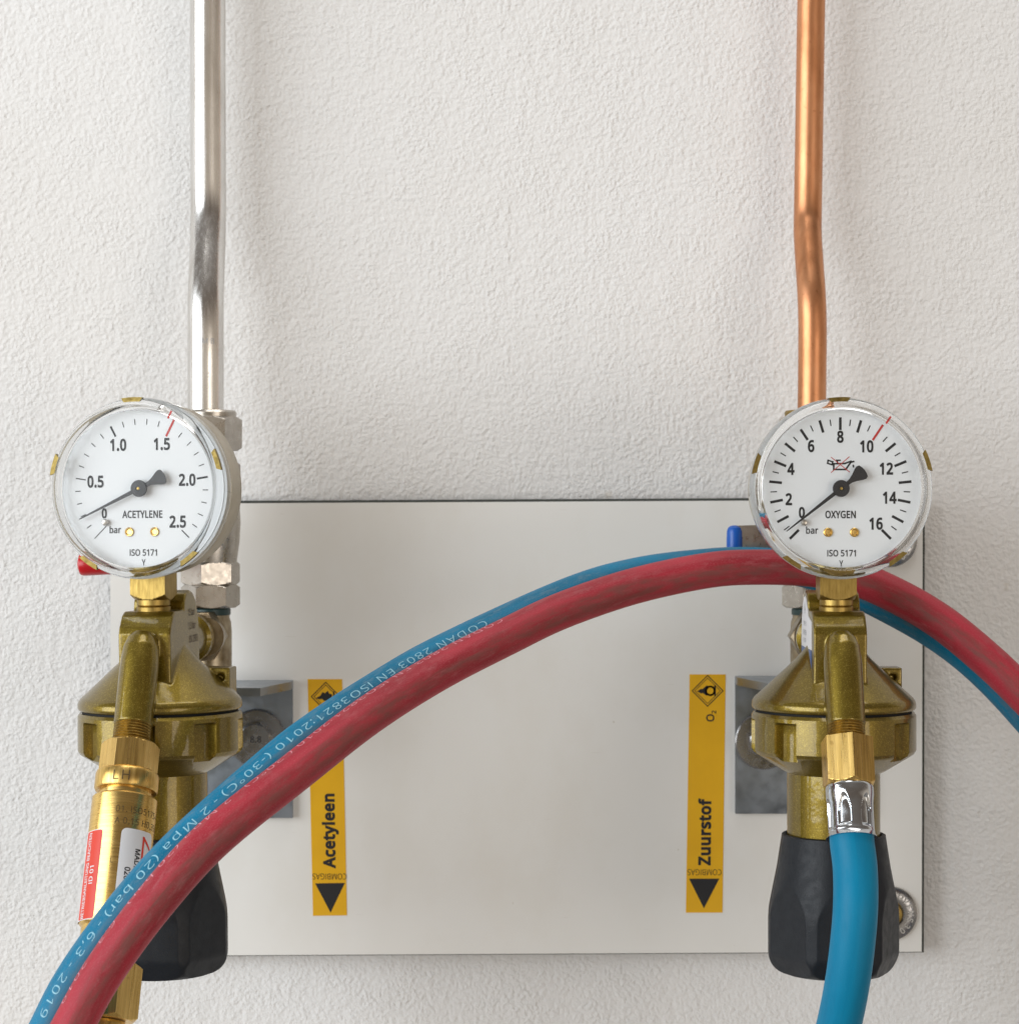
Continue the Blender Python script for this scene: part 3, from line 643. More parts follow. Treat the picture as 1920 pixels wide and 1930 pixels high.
# ------------------------------------------------------------------ valves and elbows
def zpx(py, d): return (965 - py) * K * (1 - d / 1000)
VD = 46.0
def valve(px, label, nutmat):
    base = P(px, 1146, VD); X, Y = base.x, base.y
    t = thing('ball_valve', label, 'valve', base, group='ball valves on the panel')
    A = Matrix.Translation(V(X, Y, 0))
    z = lambda y: zpx(y, VD)
    b = MB(); b.poly_nut(6, 22.5, z(850), z(786), A, R(4)); b.lathe([(8, z(787)), (10.6, z(786)), (10.8, z(778)), (10.2, z(774)), (8, z(773))], A); b.build('compression_nut', nutmat, t, base)
    b = MB(); b.lathe([(9, z(872)), (9, z(848))], A); b.poly_nut(6, 21.5, z(904), z(870), A, R(14))
    b.lathe([(8, z(1080)), (10.2, z(1076)), (10.8, z(1060)), (12, z(1020)), (12.4, z(985)), (12, z(950)), (10.5, z(915)), (10, z(902))], A)
    b.poly_nut(6, 21.5, z(1102), z(1058), A, R(20)); b.poly_nut(6, 21.0, z(1145), z(1101), A, R(8)); b.build('valve_body', M['nickel'], t, base)
    b = MB(); b.lathe([(4.5, 0), (4.5, 14), (6, 14), (6, 18), (4, 19)], along(V(X, Y - 8, z(1000)), V(0, -1, 0))); b.build('stem', M['nickel'], t, base)
    return t, base, X, Y, z
t, base, X, Y, z = valve(397, 'nickel ball valve with red lever sleeve below the steel pipe', M['nickel'])
b = MB(); p0 = P(170, 1062, 64)
b.prism([(X + 7, z(1000) + 6), (X + 7, z(1000) - 6), (X - 10, z(1000) - 7), (p0.x + 6, p0.z - 3.2), (p0.x + 6, p0.z + 3.2), (X - 8, z(1000) + 6)], 61, 64.5, FRONT, 0.5)
lv = b.build('lever', M['zinc'], t, base)
b = MB(); L0, L1 = P(152, 1064, 64), P(300, 1056, 64)
b.tube([L0 + (L1 - L0) * k for k in (-.03, -.012, .0, .03, .08, .5, 1)], [1.8, 3.5, 4.2, 4.6, 4.7, 4.7, 4.6], 32, uv=False); b.build('grip_sleeve', M['redplastic'], lv, base)
t, base, X, Y, z = valve(1527, 'nickel ball valve with blue lever sleeve hidden behind the oxygen gauge', M['brass_old'])
b = MB(); pa = P(1392, 1012, 62)
b.prism([(X + 7, z(1010) + 6), (X + 7, z(1010) - 6), (X - 10, z(1010) - 6), (pa.x, pa.z - 5), (pa.x - 1, pa.z + 4.6), (X - 10, z(1010) + 5)], 60, 63.5, FRONT, 0.5)
lv = b.build('lever', M['nickel'], t, base)
b = MB(); L0, L1 = P(1384, 990, 62), P(1384, 1080, 62)
b.tube([L0 + (L1 - L0) * k for k in (0, .015, .05, .12, .3, .7, 1)], [0.7, 1.8, 2.7, 3.2, 3.35, 3.35, 3.3], 32, uv=False); b.build('grip_sleeve', M['blueplastic'], lv, base)

def elbow(px, label):
    base = P(px, 1285, VD); A = Matrix.Translation(V(base.x, base.y, 0)); z = lambda y: zpx(y, VD)
    t = thing('elbow_fitting', label, 'fitting', base, group='elbow fittings under the valves')
    b = MB(); b.lathe([(7.6, z(1160)), (8.3, z(1158)), (8.3, z(1148)), (7.6, z(1145))], A); b.build('seal', M['seal'], t, base)
    b = MB(); b.lathe([(7.9, z(1290)), (8.8, z(1287)), (8.8, z(1190)), (8.5, z(1172)), (7.9, z(1164)), (7.9, z(1157))], A)
    b.lathe([(7.2, 0), (7.2, 14), (8.0, 15), (8.0, 20)], along(V(base.x, base.y, -50.5), V(0, -1, 0)), 48); b.build('elbow_body', M['bronze'], t, base)
elbow(397, 'dull bronze elbow under the valve behind the acetylene regulator')
elbow(1529, 'dull bronze elbow under the valve behind the oxygen regulator')

# ------------------------------------------------------------------ brackets and bolts
def bracket(px, y0, y1, label):
    base = P(px, y1, PD); t = thing('angle_bracket', label, 'bracket', base, group='angle brackets on the panel')
    hw = 128 * K * 0.986; z0, z1 = zpx(y1, PD), zpx(y0, PD)
    b = MB(); b.box((base.x - hw, -PD - 3, z0), (base.x + hw, -PD - 0.05, z1 - 0.2), I4, 0.5); b.build('back_plate', M['zinc'], t, base)
    b = MB(); X = base.x
    b.prism([(X - hw, -PD - 3.1), (X + hw, -PD - 3.1), (X + hw, -PD - 12), (X + hw - 9, -PD - 47), (X - hw + 9, -PD - 47), (X - hw, -PD - 12)], z1 - 3.4, z1, I4, 0.6); b.build('top_flange', M['zinc'], t, base)
bracket(425, 1281, 1540, 'grey zinc angle bracket on the panel behind the acetylene regulator')
bracket(1512, 1273, 1532, 'grey zinc angle bracket on the panel behind the oxygen regulator')
def bolt(px, py, label, roll):
    c0 = P(px, py, PD + 3.05); t = thing('hex_bolt', label, 'bolt', c0, group='bolts holding the brackets')
    b = MB(); b.lathe([(4, 0), (11.9, 0), (12.2, 0.4), (12.2, 1.6), (11.6, 2.1), (4, 2.1)], FRONT, 72); b.build('washer', M['bolt'], t)
    b = MB(); b.poly_nut(6, 12.5, 2.1, 8.2, FRONT, roll, (0, 1)); h_ = b.build('bolt_head', M['bolt'], t)
    b = MB(); vs, fs = text2d('8.8', 2.6, 0.9, 0.02); b.sheet(vs, fs, lambda u, v: V(u + 0.5, -8.28, v)); b.build('grade_mark', M['ink'], h_)
bolt(484, 1390, 'hex bolt with round washer on the left bracket above the blue hose', R(12))
bolt(1438, 1396, 'bolt with wide round washer half behind the oxygen regulator', R(40))

# ------------------------------------------------------------------ pipe marker stickers
def sticker(cs, label):
    cs = [P(x, y, PD + 0.02) for x, y in cs]; base = (cs[2] + cs[3]) / 2
    b = MB(); a_ = [b.bm.verts.new(p) for p in cs]; f = b.bm.faces.new(a_)
    r = bmesh.ops.extrude_face_region(b.bm, geom=[f]); bmesh.ops.translate(b.bm, verts=[v for v in r['geom'] if isinstance(v, bmesh.types.BMVert)], vec=(0, -0.15, 0))
    t = b.build('marker_sticker', M['yellow'], None, base); t.location = base * 0.001
    return tag(t, label, 'sticker', 'yellow gas stickers on the panel'), base
def pxsheet(b, vf, fn, d=PD + 0.25):
    vs, fs = vf; b.sheet(vs, fs, lambda u, v: P(*fn(u, v), d))
def marker(cs, label, word, wy, bx, sk, cy, cx, tri, dia, gas):
    t, base = sticker(cs, label)
    b = MB()
    pxsheet(b, text2d(word, 20.5, 0.98, 0.042, 'LEFT', 1.0), lambda u, v: (bx - v + sk * u, wy - u))
    b.build('gas_name', M['ink'], t, base)
    b = MB(); pxsheet(b, text2d('COMBIGAS', 11, 0.82, 0.0), lambda u, v: (cx - u, cy + v)); b.build('small_print', M['etch'], t, base)
    b = MB(); pxsheet(b, (tri, [(0, 1, 2)]), lambda u, v: (u, v)); b.build('flow_arrow', M['ink'], t, base)
    b = MB(); x, y, hw = dia
    pxsheet(b, stroke([(x - hw, y), (x, y + hw), (x + hw, y), (x, y - hw)], 1.6, True), lambda u, v: (u, v))
    hw2 = hw - 5
    pxsheet(b, stroke([(x - hw2, y), (x, y + hw2), (x + hw2, y), (x, y - hw2)], 1.0, True), lambda u, v: (u, v))
    if gas == 'O':
        pxsheet(b, ([(x - 20, y + 1), (x - 12, y - 4), (x - 10, y - 3), (x - 2, y - 10), (x + 4, y - 8), (x - 1, y - 2), (x - 2, y + 3), (x + 3, y + 8), (x - 3, y + 9), (x - 9, y + 4), (x - 12, y + 5)], [tuple(range(11))]), lambda u, v: (u, v))
        pxsheet(b, stroke(circle2d(x + 5, y, 8), 3.4, True), lambda u, v: (u, v))
        pxsheet(b, stroke([(x + 14, y - 9), (x + 14, y + 9)], 3), lambda u, v: (u, v))
    else:
        pxsheet(b, ([(x - 19, y + 3), (x - 10, y - 2), (x - 6, y - 9), (x - 2, y - 6), (x + 4, y - 11), (x + 6, y - 6), (x + 12, y - 4), (x + 11, y + 5), (x + 6, y + 9), (x - 3, y + 8), (x - 7, y + 4), (x - 12, y + 5)], [tuple(range(12))]), lambda u, v: (u, v))
        pxsheet(b, stroke([(x + 15, y - 8), (x + 15, y + 8)], 2.6), lambda u, v: (u, v))
    b.build('hazard_diamond', M['ink'], t, base)
    if gas == 'O':
        b = MB(); pxsheet(b, text2d('O', 14, 1.0, 0.02), lambda u, v: (1338 - v, 1353 - u)); pxsheet(b, text2d('2', 8, 1.0, 0.02), lambda u, v: (1345 - v, 1342 - u)); b.build('formula', M['ink'], t, base)
marker([(580, 1280), (645, 1280), (654, 1725), (590, 1726)], 'yellow pipe marker sticker reading Acetyleen crossed by the hoses', 'Acetyleen', 1637, 621, -0.015, 1652, 621,
       [(594, 1665), (650, 1664), (623, 1720)], (614, 1313, 27), 'A')
marker([(1299, 1271), (1367, 1271), (1361, 1720), (1292, 1720)], 'yellow pipe marker sticker reading Zuurstof beside the oxygen regulator', 'Zuurstof', 1631, 1327, 0.012, 1644, 1327,
       [(1298, 1656), (1355, 1656), (1326, 1712)], (1333, 1302, 29), 'O')

# ------------------------------------------------------------------ regulators (local: z up, -y to the viewer, z=0 at the cover seam)
RD = 115.0
TILT = 23.0
def make_regulator(label, loc, rz, lean=0.0):
    t = thing('gas_regulator', label, 'regulator', loc, (0, R(lean), R(rz)), 'gas regulators below the gauges')
    # cast cover: cone, block, outlet arm and lug fused into one skin
    b = MB()
    b.lathe([(0, 0.15), (30.6, 0.15), (31.3, 1.1), (31.2, 3.0), (30.3, 4.6), (27.2, 7.4), (20.6, 13.6), (14.4, 19.4), (9.4, 25.2), (5, 30), (0, 32)], I4, 128)
    side = [(-21.0, 3), (-21.6, 29.8), (-20.6, 32.4), (-17.2, 36.6), (-14.0, 38.2), (-1.2, 38.2), (-0.6, 41.5), (2, 44.4), (7, 45.6), (12, 44.6), (16.5, 41.5), (20, 35), (21.5, 27), (21.5, 3)]
    YZ = Matrix(((0, 0, 1, 0), (1, 0, 0, 0), (0, 1, 0, 0), (0, 0, 0, 1)))      # (a,b,c) -> x=c, y=a, z=b
    b.prism(side, -10.0, 10.0, YZ, 2.4, 3)
    d = V(0, -sin(R(TILT)), -cos(R(TILT)))
    e = V(0, -38.5, -6.0)
    top = e - d * 37.5
    b.lathe([(0.5, -2.6), (3.6, -2.0), (5.4, 0.2), (6.6, 3.6), (7.1, 9), (7.2, 14), (7.2, 34)], along(top, d), 64)
    bx = lambda lo, hi: b.box(lo, hi, I4, 0.6, 2)
    bx((14, 4.8, 4), (26, 14, 15.2)); bx((24.2, 2.6, 4), (26.6, 14, 15.4)); bx((15, 2.6, 13.2), (26.6, 14, 15.8))
    me = fuse(b, 0.42, 7)
    cover = link('cover', me, M['gold'], t)
    # threaded end of the outlet arm
    b = MB(); pr = []
    for i in range(10):
        s_ = 33.6 + i * 1.05; pr += [(6.75, s_), (6.95, s_ + 0.3), (6.35, s_ + 0.75)]
    b.lathe([(3, 33)] + pr + [(6.2, 44.5), (3, 44.5)], along(top, d), 64); b.build('outlet_thread', M['brass_old'], cover)
    # bonnet ring with wrench pockets
    b = MB()
    z_top, z_bot = -0.7, -15.0
    def rb(th, z):
        if z > -1.9: r = 31.3 - (z + 1.9) * 0.7
        elif z > z_bot: r = 31.3
        elif z > -16.4: r = 31.3 - (z_bot - z) * 0.55
        elif z > -24.2: r = 30.5 - (-16.4 - z) * (30.5 - 18.2) / 7.8
        else: r = 17.7
        pk = 0
        for k in range(8):
            u = (th - R(-90 + 3 + 45 * k) + pi) % (2 * pi) - pi
            pk = max(pk, box01(u, -R(9), R(9), R(2.2)))
        dz = box01(z, -30, -3.4, 0.9) if z > -24.2 else 0
        return min(r, max(31.3 - 3.4 * pk * dz, 17.7)) if r > 27 else r
    zs = [-0.7, -1.0, -1.4, -1.9, -2.6, -3.0, -3.3, -3.6, -3.9, -4.2, -4.6, -8, -12, -15, -15.4, -15.9, -16.4, -17, -18, -19, -20, -21, -22, -23, -24.2, -24.25, -30, -40, -56]
    b.lathe_fn(zs, rb, I4, 480); b.build('bonnet', M['gold'], t, ang=28)
    b = MB(); b.lathe([(20, -1.6), (29.6, -1.6), (29.6, 1.6), (20, 1.6)], I4, 96, closed=True); b.build('seam_gasket', M['gasket'], t)
    # knob
    b = MB(); N = 6; fd = 22.75
    prof = [(-47.7, 18.2), (-47.5, 19.2), (-47.9, 19.75), (-60, 21.6), (-70, 23.6), (-76, 24.8), (-79, 25.05), (-88, 25.05), (-93, 25.05)]
    def rk(th, z):
        if z < -93: tt = min(1, (-93 - z) / 7.4); base = 19 + 6.05 * math.sqrt(max(0, 1 - tt * tt))
        else:
            base = prof[-1][1]
            for (za, ra), (zb, r_b) in zip(prof, prof[1:]):
                if zb <= z <= za or za <= z <= zb:
                    base = ra + (r_b - ra) * ((z - za) / (zb - za)); break
        u = (th - R(-90 + 4 - 30)) % (2 * pi / N) - pi / N
        f = fd / cos(u)
        if z < -93: f = min(f, (fd - 0.4 * (-93 - z)) / cos(u))
        return min(base, f)
    zs = [-47.7, -47.55, -47.9] + [-48.5 - i * 1.0 for i in range(45)] + [-93.7, -94.6] + [-95.5, -96.5, -97.5, -98.3, -98.9, -99.4, -99.8, -100.1, -100.35]
    b.lathe_fn(zs, rk, I4, 400, cap=False)
    b.lathe([(0.01, -100.35), (18.6, -100.35)], I4, 64, cap=False)
    b.lathe([(18.2, -47.7), (17.9, -52)], I4, 96, cap=False)
    b.build('adjusting_knob', M['black'], t, ang=24)
    # inlet union at the back
    back = along(V(0, 20, 25), V(0, 1, 0))
    b = MB(); b.lathe([(6, 0), (8.2, 0.2), (8.2, 20), (9.8, 21), (9.8, 25), (8.2, 26), (8.2, 34), (6, 34)], back, 64); u = b.build('inlet_stub', M['gold'], t)
    b = MB(); b.poly_nut(6, 19.6, 31, 43, back, R(0)); b.build('inlet_nut', M['bronze'], t)
    return t, e, d
Z0 = -75.7
LR, RR = V(-133.8, -RD, Z0), V(124.2, -RD, Z0)
FL, FR_ = -7.0, -1.0
LEAN = -0.5                       # the acetylene set leans a little to the left
regL, e_loc, d_loc = make_regulator('gold painted gas regulator under the acetylene gauge with brass arrestor attached', LR, FL, LEAN)
regR = regL.copy(); COL.objects.link(regR)
regR['label'] = 'gold painted gas regulator under the oxygen gauge with blue hose attached'
regR.location = RR * 0.001; regR.rotation_euler = (0, 0, R(FR_))
for ch in list(regL.children):
    c_ = ch.copy(); COL.objects.link(c_); c_.parent = regR
    for g in ch.children:
        d_ = g.copy(); COL.objects.link(d_); d_.parent = c_
# what only one of them carries
b = MB()
for i, (tx, dy) in enumerate((('15 bar', 0), ('1,3 bar', 0.5), ('EN 2503', 1.5))):
    vs, fs = text2d(tx, 2.6, 0.9, 0.01, 'LEFT')
    b.sheet(vs, fs, lambda u, v, i=i, dy=dy: V(10.12, 4.5 + dy + u, 37.0 - i * 5.2 + v))
b.build('stamped_rating', M['etch'], regL)
b = MB()
face = [(-14.5, 23.5), (-14.5, 34.2), (-4, 36.0), (0.5, 40), (3, 42.2), (7, 43.3), (11.5, 42.4), (15.2, 39.4), (18, 34), (19.3, 27), (19.3, 23.5)]
b.prism([(y, z) for y, z in face], -10.16, -9.8, Matrix(((0, 0, 1, 0), (1, 0, 0, 0), (0, 1, 0, 0), (0, 0, 0, 1))))
lb = b.build('side_label', M['whitelabel'], regR)
b = MB(); b.prism([(-14.5, 14.5), (-14.5, 23.4), (19.3, 23.4), (19.3, 14.5)], -10.17, -9.8, Matrix(((0, 0, 1, 0), (1, 0, 0, 0), (0, 1, 0, 0), (0, 0, 0, 1))))
b.build('blue_strip', M['bluelabel'], lb)
b = MB()
for i, (tx, h_) in enumerate((('A', 4.2), ('TYPE 10', 1.8), ('OXYGEN', 2.0), ('EN 2503', 1.5))):
    vs, fs = text2d(tx, h_, 1.0, 0.0)
    b.sheet(vs, fs, lambda u, v, i=i: V(-10.22, 7 - u, (38.5, 32.6, 29.2, 26.2)[i] + v))
b.build('label_print', M['greyprint'], lb)

# ------------------------------------------------------------------ gauges (local: z=0 at the stem base, dial centre at z=GH)
GH = 46.3
DC = 0.0464                       # mm per enlarged-photo pixel on the dial
def make_gauge(label, reg, rz, lean=0.0, turn=0.0):
    loc = reg + Matrix.Rotation(R(rz), 3, 'Z') @ Matrix.Rotation(R(lean), 3, 'Y') @ V(0, -8, 38.2)
    t = thing('pressure_gauge', label, 'gauge', loc, (0, R(lean), R(rz + turn)), 'round pressure gauges on the regulators')
    G = Matrix.Translation(V(0, 0, GH)) @ FRONT          # local +z = towards the viewer
    b = MB(); b.lathe([(28, 11.4), (32.3, 11.4), (32.7, 10.8), (32.8, 0), (32.8, -7.5), (32.0, -9.3), (29, -10.2), (0, -10.2)], G, 128); b.build('case', M['case'], t)
    b = MB(); b.lathe([(33.0, 8.0), (33.9, 8.2), (34.0, 14.5), (33.5, 17.6), (32.7, 19.0), (31.7, 19.4), (30.9, 19.2), (30.3, 18.4), (29.7, 18.0), (29.5, 17.3), (29.7, 16.6), (30.8, 16.2), (31.5, 14.6), (32.6, 13.2), (33.0, 11.5)], G, 160, closed=True)
    ring = b.build('clear_bezel', M['glass'], t, ang=50)
    b = MB(); b.lathe([(0, 17.4), (29.45, 17.4)], G, 96, cap=False); b.build('window', M['window'], t)
    b = MB()
    for a in (92, 164, 236, 308, 18):
        pts = []
        for i in range(9): th = R(a - 7 + 14 * i / 8); pts.append((33.98 * cos(th), 33.98 * sin(th)))
        for i in range(9): th = R(a + 5.5 - 11 * i / 8); pts.append((32.3 * cos(th), 32.3 * sin(th)))
        c1 = MB(); c1.prism(pts, 17.0, 19.2, G, 0.35, 2); c1.build('brass_clip', M['clip'], t)
    b.bm.free()
    b = MB(); b.lathe([(0, 11.5), (30.9, 11.5), (30.9, 12.45), (0, 12.45)], G, 128); dial = b.build('dial', M['dial'], t)
    b = MB(); b.lathe([(31.0, 11.5), (32.75, 11.5), (32.75, 12.2), (31.0, 12.2)], G, 128, closed=True); b.build('inner_ring', M['rimgrey'], t)
    # stem
    b = MB(); b.poly_nut(4, 13.8, 4.2, 15, I4, R(45), (1, 0), seg=128); b.build('square_stem', M['brass_old'], t)
    b = MB(); b.lathe([(5.6, -0.6), (6.4, -0.2), (6.5, 1.4), (5.9, 1.8), (6.3, 2.2), (6.3, 4.6)], I4, 48); b.build('collar', M['brass_old'], t)
    # screws and pin
    return t, dial, G
def on(G, z): return lambda u, v: G @ V(u, v, z)
def gauge_face(t, dial, G, spec):
    cx, cy = spec['c']; fx = spec['fx']
    D = lambda x, y: ((x - cx) * DC * fx, (cy - y) * DC)
    b = MB(); rb_ = MB()
    for k in range(spec['n'] + 1):
        val = spec['max'] * k / spec['n']; a = R(225 - 270 * k / spec['n'])
        wd, r0, r1 = spec['tick'](k)
        if abs(val - spec['red']) < 1e-6: continue
        vs, fs = stroke([(r0 * cos(a), r0 * sin(a)), (r1 * cos(a), r1 * sin(a))], wd); b.sheet(vs, fs, on(G, 12.52))
    b.build('scale_mark', M['ink'], dial)
    a = R(225 - 270 * spec['red'] / spec['max'])
    vs, fs = stroke([(22.2 * cos(a), 22.2 * sin(a)), (28.3 * cos(a), 28.3 * sin(a))], 0.85); rb_.sheet(vs, fs, on(G, 12.54))
    rb_.build('red_limit_mark', M['redink'], dial)
    rb_ = MB()
    for r0, r1 in ((29.3, 30.4), (30.8, 31.7)):
        vs, fs = stroke([(r0 * cos(a), r0 * sin(a)), (r1 * cos(a), r1 * sin(a))], 0.75); rb_.sheet(vs, fs, on(G, 19.62))
    rb_.build('bezel_limit_mark', M['redink'], t)
    b = MB()
    for tx, x, y, h_, xs, bo in spec['text']:
        vs, fs = text2d(tx, h_, xs, bo); px_, py_ = D(x, y)
        b.sheet([(u + px_, v + py_) for u, v in vs], fs, on(G, 12.56))
    b.build('lettering', M['ink'], dial)
    for x, y in spec['screws']:
        u, v = D(x, y); S = G @ Matrix.Translation(V(u, v, 12.4))
        b = MB(); b.lathe([(0, 0), (1.75, 0), (1.75, 0.5), (1.5, 0.75), (1.2, 0.7), (0.95, 0.35), (0, 0.3)], S, 32); b.build('dial_screw', M['brass_turned'], t)
    u, v = D(*spec['pin']); b = MB(); b.lathe([(0, 12.4), (1.0, 12.4), (1.25, 13.2), (1.25, 14.0), (0.9, 14.6), (0, 14.8)], G @ Matrix.Translation(V(u, v, 0)), 24); b.build('stop_pin', M['nickel'], t)
    # pointer
    u, v = D(*spec['tip']); u -= 0.0; L = math.hypot(u, v); a = math.atan2(v, u)
    H = G @ Matrix.Rotation(a, 4, 'Z')
    pts = [(L, 0.14), (L * 0.97, 0.22), (3.0, 0.72), (-3.0, 0.75), (-4.6, 0.85), (-6.6, 1.6), (-8.4, 2.55), (-9.6, 2.95), (-10.6, 2.6), (-11.0, 1.4), (-11.2, 0)]
    full = pts + [(x, -y) for x, y in pts[-2::-1]]
    b = MB(); b.prism(full, 14.7, 15.25, H, 0.1, 1); b.lathe([(0, 12.4), (1.6, 12.4), (1.6, 14.5), (3.1, 14.5), (3.2, 15.2), (3.0, 15.9), (1.1, 16.0), (1.0, 15.8), (0, 15.8)], G, 48)
    ptr = b.build('pointer', M['needle'], t)
    b = MB(); b.lathe([(0, 15.6), (0.62, 15.6), (0.5, 16.1), (0, 16.15)], G, 20); b.build('pivot', M['brass_old'], ptr)
    return D
N1, N2 = 0.77, 0.034               # condensed, slightly bold numerals
gL, dL, GL = make_gauge('acetylene pressure gauge with white dial reading zero to 2.5 bar on a brass stem', LR, FL, LEAN, -4.0)
gauge_face(gL, dL, GL, dict(c=(886, 850), fx=1.03, n=25, max=2.5, red=1.5,
    tick=lambda k: (0.75, 22.4, 26.0) if k in (10, 20) else ((0.42, 22.4, 26.0) if k % 5 == 0 and k else ((0.34, 19.6, 26.2) if k == 0 else (0.34, 24.2, 26.0))),
    text=[('1.0', 697, 495, 4.05, N1, N2), ('1.5', 1057, 493, 4.05, N1, N2), ('0.5', 507, 790, 4.05, N1, N2), ('2.0', 1262, 784, 4.05, N1, N2), ('2.5', 1182, 1120, 4.05, N1, N2),
          ('0', 578, 1048, 3.4, N1, N2), ('ACETYLENE', 892, 1058, 2.6, 0.78, 0.022), ('bar', 668, 1182, 2.4, 0.85, 0.018), ('ISO 5171', 898, 1367, 2.3, 0.82, 0.018), ('Y', 900, 1446, 2.2, 0.8, 0.01)],
    screws=[(785, 1200), (993, 1200)], pin=(594, 1122), tip=(390, 1094)))
gR, dR, GR = make_gauge('oxygen pressure gauge with white dial and crossed out oil can symbol on a brass stem', RR, FR_)
D = gauge_face(gR, dR, GR, dict(c=(975, 868), fx=1.0, n=32, max=16, red=10,
    tick=lambda k: (0.98, 22.4, 26.2) if k % 2 == 0 else (0.42, 23.9, 25.9),
    text=[('8', 975, 450, 4.05, N1, N2), ('6', 740, 525, 4.05, N1, N2), ('10', 1187, 528, 4.05, N1, N2), ('4', 577, 710, 4.05, N1, N2), ('12', 1345, 708, 4.05, N1, N2),
          ('2', 560, 955, 4.05, N1, N2), ('14', 1372, 942, 4.05, N1, N2), ('0', 665, 1062, 3.7, N1, N2), ('16', 1262, 1152, 4.05, N1, N2),
          ('OXYGEN', 977, 1078, 2.6, 0.78, 0.022), ('bar', 748, 1206, 2.4, 0.85, 0.018), ('ISO 5171', 985, 1390, 2.3, 0.82, 0.018), ('Y', 982, 1472, 2.2, 0.8, 0.01)],
    screws=[(876, 1222), (1088, 1222)], pin=(682, 1143), tip=(536, 1214)))
b = MB()
for pl, wd, cl in (([(922, 668), (922, 714), (1018, 714), (1060, 655), (1082, 650)], 0.62, False), ([(922, 668), (1010, 666), (1060, 648)], 0.6, False),
                   ([(876, 640), (914, 652), (908, 676), (872, 664)], 0.55, True), ([(945, 640), (972, 640)], 0.55, False), ([(952, 642), (952, 664)], 0.5, False), ([(1079, 682), (1081, 692)], 0.55, False)):
    vs, fs = stroke([D(x, y) for x, y in pl], wd, cl); b.sheet(vs, fs, on(GR, 12.56))
b.build('oil_can_symbol', M['ink'], dR)
b = MB()
for pl in ([(902, 616), (1048, 734)], [(1046, 612), (902, 738)]):
    vs, fs = stroke([D(x, y) for x, y in pl], 0.26); b.sheet(vs, fs, on(GR, 12.60))
b.build('red_cross', M['redink'], dR)

# ------------------------------------------------------------------ flashback arrestor on the left outlet (local -z runs down the outlet)
RL3 = Matrix.Rotation(R(FL), 3, 'Z') @ Matrix.Rotation(R(LEAN), 3, 'Y'); RR3 = Matrix.Rotation(R(FR_), 3, 'Z')
aloc = LR + RL3 @ (e_loc - d_loc * 1.5)
ar = thing('flashback_arrestor', 'brass flashback arrestor with red and white labels hanging from the acetylene regulator', 'arrestor', aloc, (Matrix.Rotation(R(FL), 3, 'Z') @ Matrix.Rotation(R(LEAN), 3, 'Y') @ Matrix.Rotation(R(-TILT), 3, 'X')).to_euler())
b = MB(); b.poly_nut(6, 18.4, -16.2, -5, I4, R(-90 - 12), (0, 1))
b.lathe([(8, -15.4), (9.6, -15.6), (11.2, -16.6), (11.5, -17.4), (11.5, -22.6), (11.1, -23.3), (10.2, -23.5), (9.0, -23.4), (8.8, -21)], I4, 96); nut = b.build('union_nut', M['brass'], ar)
b = MB(); vs, fs = text2d('LH', 3.6, 1.0, 0.0, 'CENTER', 1.25)
def cyl(r, a0, z0): return lambda u, v: V(r * sin(R(a0) + u / r), -r * cos(R(a0) + u / r), z0 + v)
b.sheet(vs, fs, cyl(11.56, 6, -20.0), 0.8); b.build('thread_mark', M['etch'], nut)
b = MB(); b.lathe([(5, -20), (9.4, -20), (9.4, -25.4), (11.2, -25.7), (11.75, -26.4), (11.75, -72), (11.2, -73), (10.6, -73.3), (10.6, -78), (9.8, -79), (8.2, -79.4), (8.2, -86), (5, -86)], I4, 96); br = b.build('barrel', M['brass_turned'], ar)
b = MB()
for tx, zz, h_ in (('01. ISO5175-1', -32.6, 2.3), ('A 0,15 H0,35 P', -36.9, 2.3)):
    vs, fs = text2d(tx, h_, 0.92, 0.0, 'LEFT', 1.08); b.sheet(vs, fs, cyl(11.8, 3, zz), 0.8)
vs, fs = text2d('L', 1.8, 1, 0); b.sheet(vs, fs, cyl(11.8, 5, -51.5), 0.8)
b.build('stamped_text', M['etch'], br)
def patch(b, r, a0, a1, z0, z1, rad=1.2):
    u0, u1 = R(a0) * r, R(a1) * r; pl = rrect(u0, z0, u1, z1, rad)
    b.sheet(pl, [tuple(range(len(pl)))], cyl(r, 0, 0), 0.7)
b = MB(); patch(b, 11.80, -88, -17, -72.5, -40); wl_ = b.build('warning_label', M['whitelabel'], ar)
b = MB(); patch(b, 11.86, -62, -17.5, -72.2, -40.3, 0.8); b.build('red_field', M['redlabel'], wl_)
b = MB()
for tx, a0, zz, h_ in (('BETRIEBSANLEITUNG BEACHTEN', -46, -56.5, 1.9), ('ID 01', -32, -56.5, 1.9)):
    vs, fs = text2d(tx, h_, 1.0, 0.015)
    k = 31.0 / (max(x for x, y in vs) - min(x for x, y in vs)) if len(tx) > 9 else 1.1
    b.sheet(vs, fs, lambda u, v, a0=a0, zz=zz, k=k: cyl(11.92, a0, zz)(-v, u * k), 0, 0.5)
b.build('label_print', M['whitelabel'], wl_)
b = MB(); patch(b, 11.80, 17, 85, -72, -39.5, 2.0); wl2 = b.build('maker_label', M['whitelabel'], ar)
b = MB()
for tx, a0, zz, h_ in (('MADE IN GERMANY', 50, -46.5, 2.0), ('026-0451', 34, -53.5, 2.0)):
    vs, fs = text2d(tx, h_, 0.95, 0.02, 'LEFT'); b.sheet(vs, fs, lambda u, v, a0=a0, zz=zz: cyl(11.9, a0, zz)(v, -u), 0, 0.5)
b.build('label_print', M['ink'], wl2)
b = MB(); vs, fs = stroke([(R(60) * 11.9, -42), (R(60) * 11.9, -50), (R(82) * 11.9, -46)], 0.9, True); b.sheet(vs, fs, cyl(11.9, 0, 0), 0.6); b.build('red_triangle', M['redlabel'], wl2)
